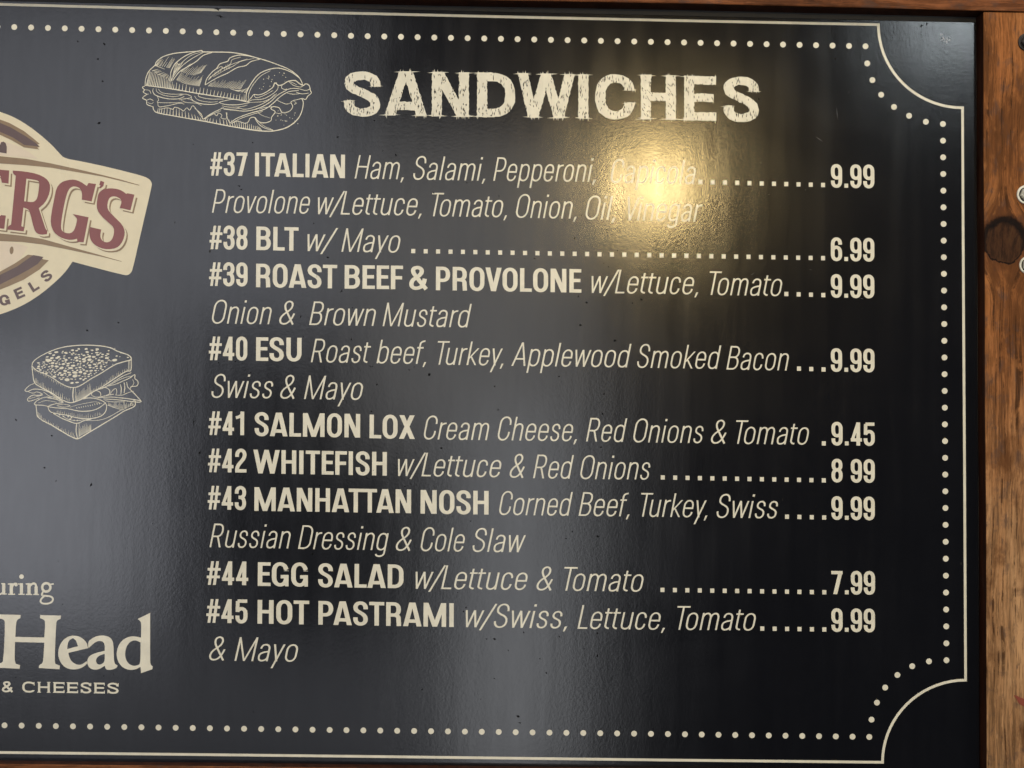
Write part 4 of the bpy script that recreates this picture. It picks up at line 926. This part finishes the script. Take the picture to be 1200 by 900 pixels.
ln([(350, 526), (290, 535), (238, 553), (240, 580), (262, 600), (320, 612), (380, 622), (450, 640), (520, 648), (590, 641), (640, 622), (668, 590), (674, 548), (655, 520), (610, 500), (560, 491), (500, 495), (460, 512)], 1.05)
ln([(240, 558), (300, 566), (380, 572), (470, 590), (550, 588), (610, 570), (655, 538), (668, 525)], 1.0); ln([(300, 545), (350, 538), (400, 550), (350, 560), (300, 548)], .6)
d.hatch([(300, 600), (400, 622), (520, 642), (640, 615)], [(300, 572), (400, 582), (520, 595), (645, 560)], 22, .42, l0=.2, l1=.7)
for i in range(11): d.dot(450 + i * 17, 566 - i * 3 - (i > 7) * 3, 1.0, .42, pi / 2 - .3)
ln([(400, 560), (450, 545), (520, 530), (590, 520), (640, 535)], .5)
ln([(143, 545), (148, 590), (155, 630), (200, 665), (250, 690), (300, 720), (370, 762), (430, 792), (465, 795), (540, 752), (640, 692), (740, 632), (810, 588), (886, 552), (886, 500)], 1.3)
ln([(262, 600), (330, 640), (390, 665), (450, 682), (510, 660), (560, 650)], 1.1); ln([(450, 682), (445, 740), (455, 792)], 1.2); ln([(468, 682), (466, 785)], .7)
ln([(340, 622), (380, 650), (450, 662), (500, 655)], .6)
for (x, y) in ((385, 632), (400, 650), (430, 660), (455, 660), (350, 630), (410, 640), (320, 618)): d.dot(x, y, 1.0, .7)
d.hatch([(470, 780), (520, 755), (560, 735)], [(470, 700), (520, 675), (560, 665)], 12, .45, l0=.5, l1=1)
d.hatch([(160, 630), (250, 688), (350, 745), (440, 790)], [(148, 560), (250, 620), (350, 670), (440, 710)], 26, .42, l0=.15, l1=.55)
ln([(510, 660), (600, 660), (680, 640), (780, 585), (805, 578)], .6); ln([(610, 490), (700, 484), (780, 490), (860, 500), (930, 512), (926, 522), (880, 520), (760, 505), (650, 498)], .95)
ln([(850, 425), (890, 465), (930, 508)], 1.0); ln([(806, 512), (806, 578)], .9); ln([(886, 500), (870, 520), (850, 540)], .6); ln([(680, 545), (740, 565), (800, 582)], .7); ln([(660, 510), (720, 520), (806, 520)], .6)
d.hatch([(690, 550), (740, 560), (800, 575)], [(690, 515), (740, 515), (800, 520)], 12, .4, l0=.3, l1=1); d.hatch([(812, 575), (850, 555), (880, 545)], [(812, 520), (850, 520), (880, 522)], 8, .4, l0=.5, l1=1)
ln([(680, 402), (740, 388), (800, 362), (850, 340), (886, 315), (888, 345), (908, 362), (912, 385), (898, 402), (862, 405), (850, 425)], .95); ln([(700, 395), (760, 360), (820, 335), (870, 325)], .6); ln([(862, 405), (880, 380), (870, 350)], .5)
ln([(640, 412), (672, 414), (698, 436), (694, 462), (672, 470)], .9); ln([(560, 470), (570, 445), (600, 436), (628, 452), (630, 478)], .9); ln([(560, 470), (600, 485), (690, 470), (730, 462)], .7); ln([(500, 500), (530, 492), (560, 488)], .6)
ln([(700, 470), (715, 440), (742, 420), (752, 440), (745, 468)], .8); ln([(778, 388), (785, 420), (782, 466)], 1.0); ln([(806, 375), (812, 410), (806, 455)], 1.0); ln([(826, 370), (832, 405), (850, 425)], .8); ln([(740, 468), (790, 470), (840, 450), (880, 440)], .6)
link('sandwich_drawing', print_mesh('sandwich_drawing', d.pen.f + d.extra, lift=.00022), M_LINE, board, 'cream line drawing of a stacked sandwich on seeded bread')

# scuffs and a chip at the upper right corner of the board
random.seed(3)
sc_ = []
for k in range(16):
    x, y = 1106 + random.gauss(0, 3.6), 45.5 + random.gauss(0, 2.4)
    sc_.append(sliver(x, y, random.uniform(1.2, 3.6), random.uniform(.5, 1.1), random.uniform(0, pi)))
M_SCUFF = mat_print('grey scuff', (0.42, 0.43, 0.43), 0.5)
link('scuff_mark', print_mesh('scuff_mark', sc_, lift=.0001), M_SCUFF, board, 'pale scuffed chip near the upper right corner')
sc_ = []
for (x, y, l, w, an) in ((994.5, 108, 3.5, .7, -.9), (944, 222.5, 1.4, .8, -.3), (901, 228, 1.8, .7, -.3), (981, 133, 15, .8, 1.45), (892, 190.7, 1.3, 1.2, 0), (960, 163, 11, .9, .6), (1010, 350, 5, .6, .3), (882, 321, 6, .6, -.6), (950, 316, 4, .5, .3), (1080, 41, 3, .6, .8)):
    sc_.append(sliver(x, y, l, w, an))
M_SCR = mat_print('faint scratch', (0.06, 0.06, 0.062), 0.5)
link('scratch', print_mesh('scratch', sc_, lift=.00006), M_SCR, board, 'faint pale scratches on the right part of the face', kind='stuff')
# dark chips and dust specks in the film
sc_ = []
for (x, y, l, w, an) in ((226.5, 494, 12, .5, 1.55), (233.8, 530.5, 4.5, 2, -1), (106.5, 568, 6, 1.6, -1.2), (60.5, 510.5, 3, 1.6, .3), (52, 548, 3.4, 1.6, .1), (18.5, 492, 4, 1.2, 1.1), (122, 51.5, 4.6, 1.8, .9), (114.5, 69, 3.4, 1.6, -.2),
        (91, 48.5, 3, 1, 1.5), (102, 387, 3, 2, .1), (138.5, 378, 2.6, 1.6, .1), (570, 748.7, 3, 1, -.1), (579.5, 748.8, 5, 1.9, .1), (700, 742, 3.4, 1.2, -1), (700, 768.5, 3.6, 1.8, -1.3), (613.5, 741, 3.6, 1, 1.5), (655.5, 746, 3.6, 1.1, 1), (595.5, 762, 1.8, .9, 0), (579, 795, 1.8, 1, 0),
        (640, 788.5, 3.6, 1.4, .7), (607, 839.5, 4.6, 2.6, .4), (609, 847, 4.4, 1, .1), (494.5, 808, 3, 1.3, -1), (632.5, 772, 2.4, .9, 1), (546, 712, 2.4, 1.5, .3), (543, 716.5, 3, 1.4, -.6), (503, 438.8, 4.6, 3, -.7), (479.5, 433.3, 3, 1, .2), (441.5, 450.5, 2.6, 1.3, -.9), (579.5, 452.5, 2.6, 1.2, -.4),
        (583.5, 421, 1.6, .9, 0), (680, 381, 3.6, 2.8, .3), (720.5, 399, 4, 3, .2), (655, 441, 3, 1.4, -.2), (707.5, 461.5, 3.6, 1.4, -.8), (411.5, 397.5, 4.6, .9, -1.4), (436, 429.4, 1.6, 1.4, 0), (374.5, 569, 2.4, 1.5, -.7), (366, 649, 4.6, 1.4, -1.2), (551.5, 610.5, 2, 1, 0), (670.5, 623, 2, 1.6, 0), (663.3, 631, 1.6, 1.3, 0), (700.5, 628.5, 4, 2.6, .1),
        (706, 485, 3, 1.6, -.7), (704.2, 524, 2.6, 1.8, -.7), (517, 525, 5, 1.8, -.1), (583.5, 480, 5, .6, 1.5), (435, 482, 3, .9, -.2), (687.2, 354.5, 3.4, 2, 0), (751.5, 351, 4.6, 1.4, -.2), (677.5, 347, 4, 1, -.9), (741, 355, 2, 1, 0), (713, 312.5, 2, 1, .4), (707.5, 308.3, 1.6, 1, 0), (684.3, 303.6, 1.5, .9, 0), (669.5, 293.2, 1.5, 1, 0), (673, 279, 4, 1.2, -1),
        (626.3, 302.7, 1.8, 1.6, 0), (711, 269, 2.4, .9, .3), (723.5, 293.4, 1.8, .9, 0), (749.5, 282, 1.8, .7, 0), (508, 226, 3, 1.2, .2), (584.5, 229.5, 1.6, 1.1, 0), (681, 252.3, 1.6, 1.3, 0), (463.7, 181.5, 4, 1.6, 1.2), (547, 214, 2, 1, 0), (384, 301.5, 3.4, 2, 0), (400, 341, 6, .8, -1), (256, 424.9, 2, 1.6, 0), (275.5, 423.5, 2.4, 1.3, .9), (293.5, 436.8, 1.8, 1.2, .6), (433.7, 429, 2, 1.2, .3),
        (413, 360.5, 2, 1, 0), (352, 371, 5, .7, 1.4), (280, 217.8, 5, .9, .05), (282.5, 222, 5, .7, -.3), (367.5, 261.5, 2, 1, 0), (430, 560, 2, 1, .2), (474.5, 570, 2.5, 1, -1), (296, 167, 2, 1.2, .6), (120, 95, 3, 1.6, .2), (116, 144, 5, 2.4, -.4), (395.5, 160.5, 4, 1.2, -.3), (438.5, 141, 3, 1.3, .4), (255, 10.5, 10, 1.8, .02), (258, 19, 12, 1.2, .25), (1080, 30, 1.5, 5, .1), (1086, 28, 1.3, 3.8, .1)):
    sc_.append(sliver(x, y, l * .9, w, an)); sc_.append(sliver(x + .4, y + .3, l * .5, w * 1.3, an + 1.0))
random.seed(11)
for k in range(45):
    x, y = random.uniform(5, 760) ** 1.0, random.uniform(20, 870)
    if x < 185 and 120 < y < 380: continue
    sc_.append(sliver(x, y, random.uniform(.8, 2.4), random.uniform(.6, 1.1), random.uniform(0, pi)))
nt = N('dull black chip'); nt.b.inputs['Base Color'].default_value = (0.006, 0.006, 0.006, 1); nt.b.inputs['Roughness'].default_value = 0.9; nt.b.inputs['Specular IOR Level'].default_value = 0.05
link('dark_speck', print_mesh('dark_speck', sc_, lift=.0003), nt.m, board, kind='stuff')

# ------------------------------------------------------------------ WOODEN FRAME
FD = -0.017
kn = P(1177, 282, FD)
frame = thing('wooden_frame', 'brown stained pine frame with bolts and a dark knot, around the black board', 'frame', P(600, 894, 0.01))
M_ST = mat_wood('stained pine upright', 'Z', (0.315, 0.115, 0.034), [(kn.x, kn.z, 0.0235)], 1.0, lower=(0.40, 0.205, 0.088))
M_TR = mat_wood('stained pine crosspiece', 'X', (0.235, 0.082, 0.030))
M_ED = mat_wood('inner edge with painted shade', 'Z', (0.065, 0.020, 0.009), dark=.5)  # darkened wood tone paints in the shade on the inner edge
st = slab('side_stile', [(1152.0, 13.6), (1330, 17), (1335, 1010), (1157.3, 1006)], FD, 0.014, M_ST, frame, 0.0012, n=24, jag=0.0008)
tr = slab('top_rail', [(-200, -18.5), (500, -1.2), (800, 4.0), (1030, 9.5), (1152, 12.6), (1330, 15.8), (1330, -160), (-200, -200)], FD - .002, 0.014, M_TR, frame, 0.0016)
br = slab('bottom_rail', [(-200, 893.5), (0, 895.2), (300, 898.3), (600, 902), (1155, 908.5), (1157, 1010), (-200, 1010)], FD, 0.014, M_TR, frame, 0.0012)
for o in (st, tr, br):                          # side faces get the near-black colour with shade painted in
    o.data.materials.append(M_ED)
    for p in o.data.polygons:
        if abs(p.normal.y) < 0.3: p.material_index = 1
nt = N('red paint'); nt.b.inputs['Base Color'].default_value = (0.20, 0.034, 0.012, 1); nt.b.inputs['Roughness'].default_value = 0.6
rp = [(1188, 815), (1190.5, 814.6), (1195, 817), (1200, 819), (1206, 820), (1207, 829), (1201, 828), (1197, 826.6), (1193, 823), (1191.5, 819)]
me = print_mesh('paint_mark', [smooth(rp)], lift=0.0)
for v in me.vertices:
    q = v.co; t_ = (FD - .0006 - CAMLOC.y) / (q.y - CAMLOC.y); v.co = CAMLOC + (q - CAMLOC) * t_
link('paint_mark', me, nt.m, st, 'small red paint smear at the right edge')

# bolts
M_ZINC = mat_metal('zinc', (0.72, 0.70, 0.58), 0.35, 0.25)
M_RUST = mat_metal('dark rusty steel', (0.055, 0.048, 0.045), 0.5, 0.6)
def lathe(prof, n, ax, y0, name, mat, parent, flat=False, hexa=False, rot=0.0, label=None):
    """prof: (radius, height towards the viewer)"""
    V, F = [], []
    for (r, h) in prof:
        for i in range(n):
            a_ = 2 * pi * i / n + rot; V.append(Vector((ax.x + r * cos(a_), y0 - h, ax.z + r * sin(a_))))
    for k in range(len(prof) - 1):
        for i in range(n):
            j = (i + 1) % n; F.append((k * n + i, k * n + j, (k + 1) * n + j, (k + 1) * n + i))
    F.append(tuple(range((len(prof) - 1) * n, len(prof) * n)))
    me = bpy.data.meshes.new(name); me.from_pydata(V, [], F)
    import bmesh
    bm = bmesh.new(); bm.from_mesh(me); bmesh.ops.recalc_face_normals(bm, faces=bm.faces); bm.to_mesh(me); bm.free()
    if not flat:
        for p in me.polygons: p.use_smooth = abs(p.normal.y) < .98
    return link(name, me, mat, parent, label)
def bolt(px, py, rot, mat, wr, hr, label=None, hh=.0055):
    c = P(px, py, FD); y = FD
    b = lathe([(hr, .0012), (hr, hh - .001), (hr * .86, hh)], 6, c, y, 'bolt', mat, frame, True, rot=rot, label=label)
    lathe([(wr, 0), (wr, .0012), (wr * .94, .0018), (hr * 1.14, .0018), (hr * 1.12, .0010)], 32, c, y, 'washer', mat, b)
    lathe([(hr * 1.11, .0005), (hr * 1.11, .0013), (hr * .9, .0013)], 32, c, y, 'groove_ring', M_RUST, b)  # dark ring set in the groove between hex head and washer
    lathe([(hr * .72, hh), (hr * .66, hh + .0006), (hr * .3, hh + .0008)], 20, c, y, 'bolt_crown', mat, b)
bolt(1202.3, 228.2, .2, M_ZINC, .0112, .0078, 'upper zinc hex bolt with washer')
bolt(1204.8, 311.0, .5, M_ZINC, .0107, .0076, 'lower zinc hex bolt with washer')
bolt(1203.5, 49.5, .1, M_RUST, .0108, .0082, 'dark rusty bolt near the top')
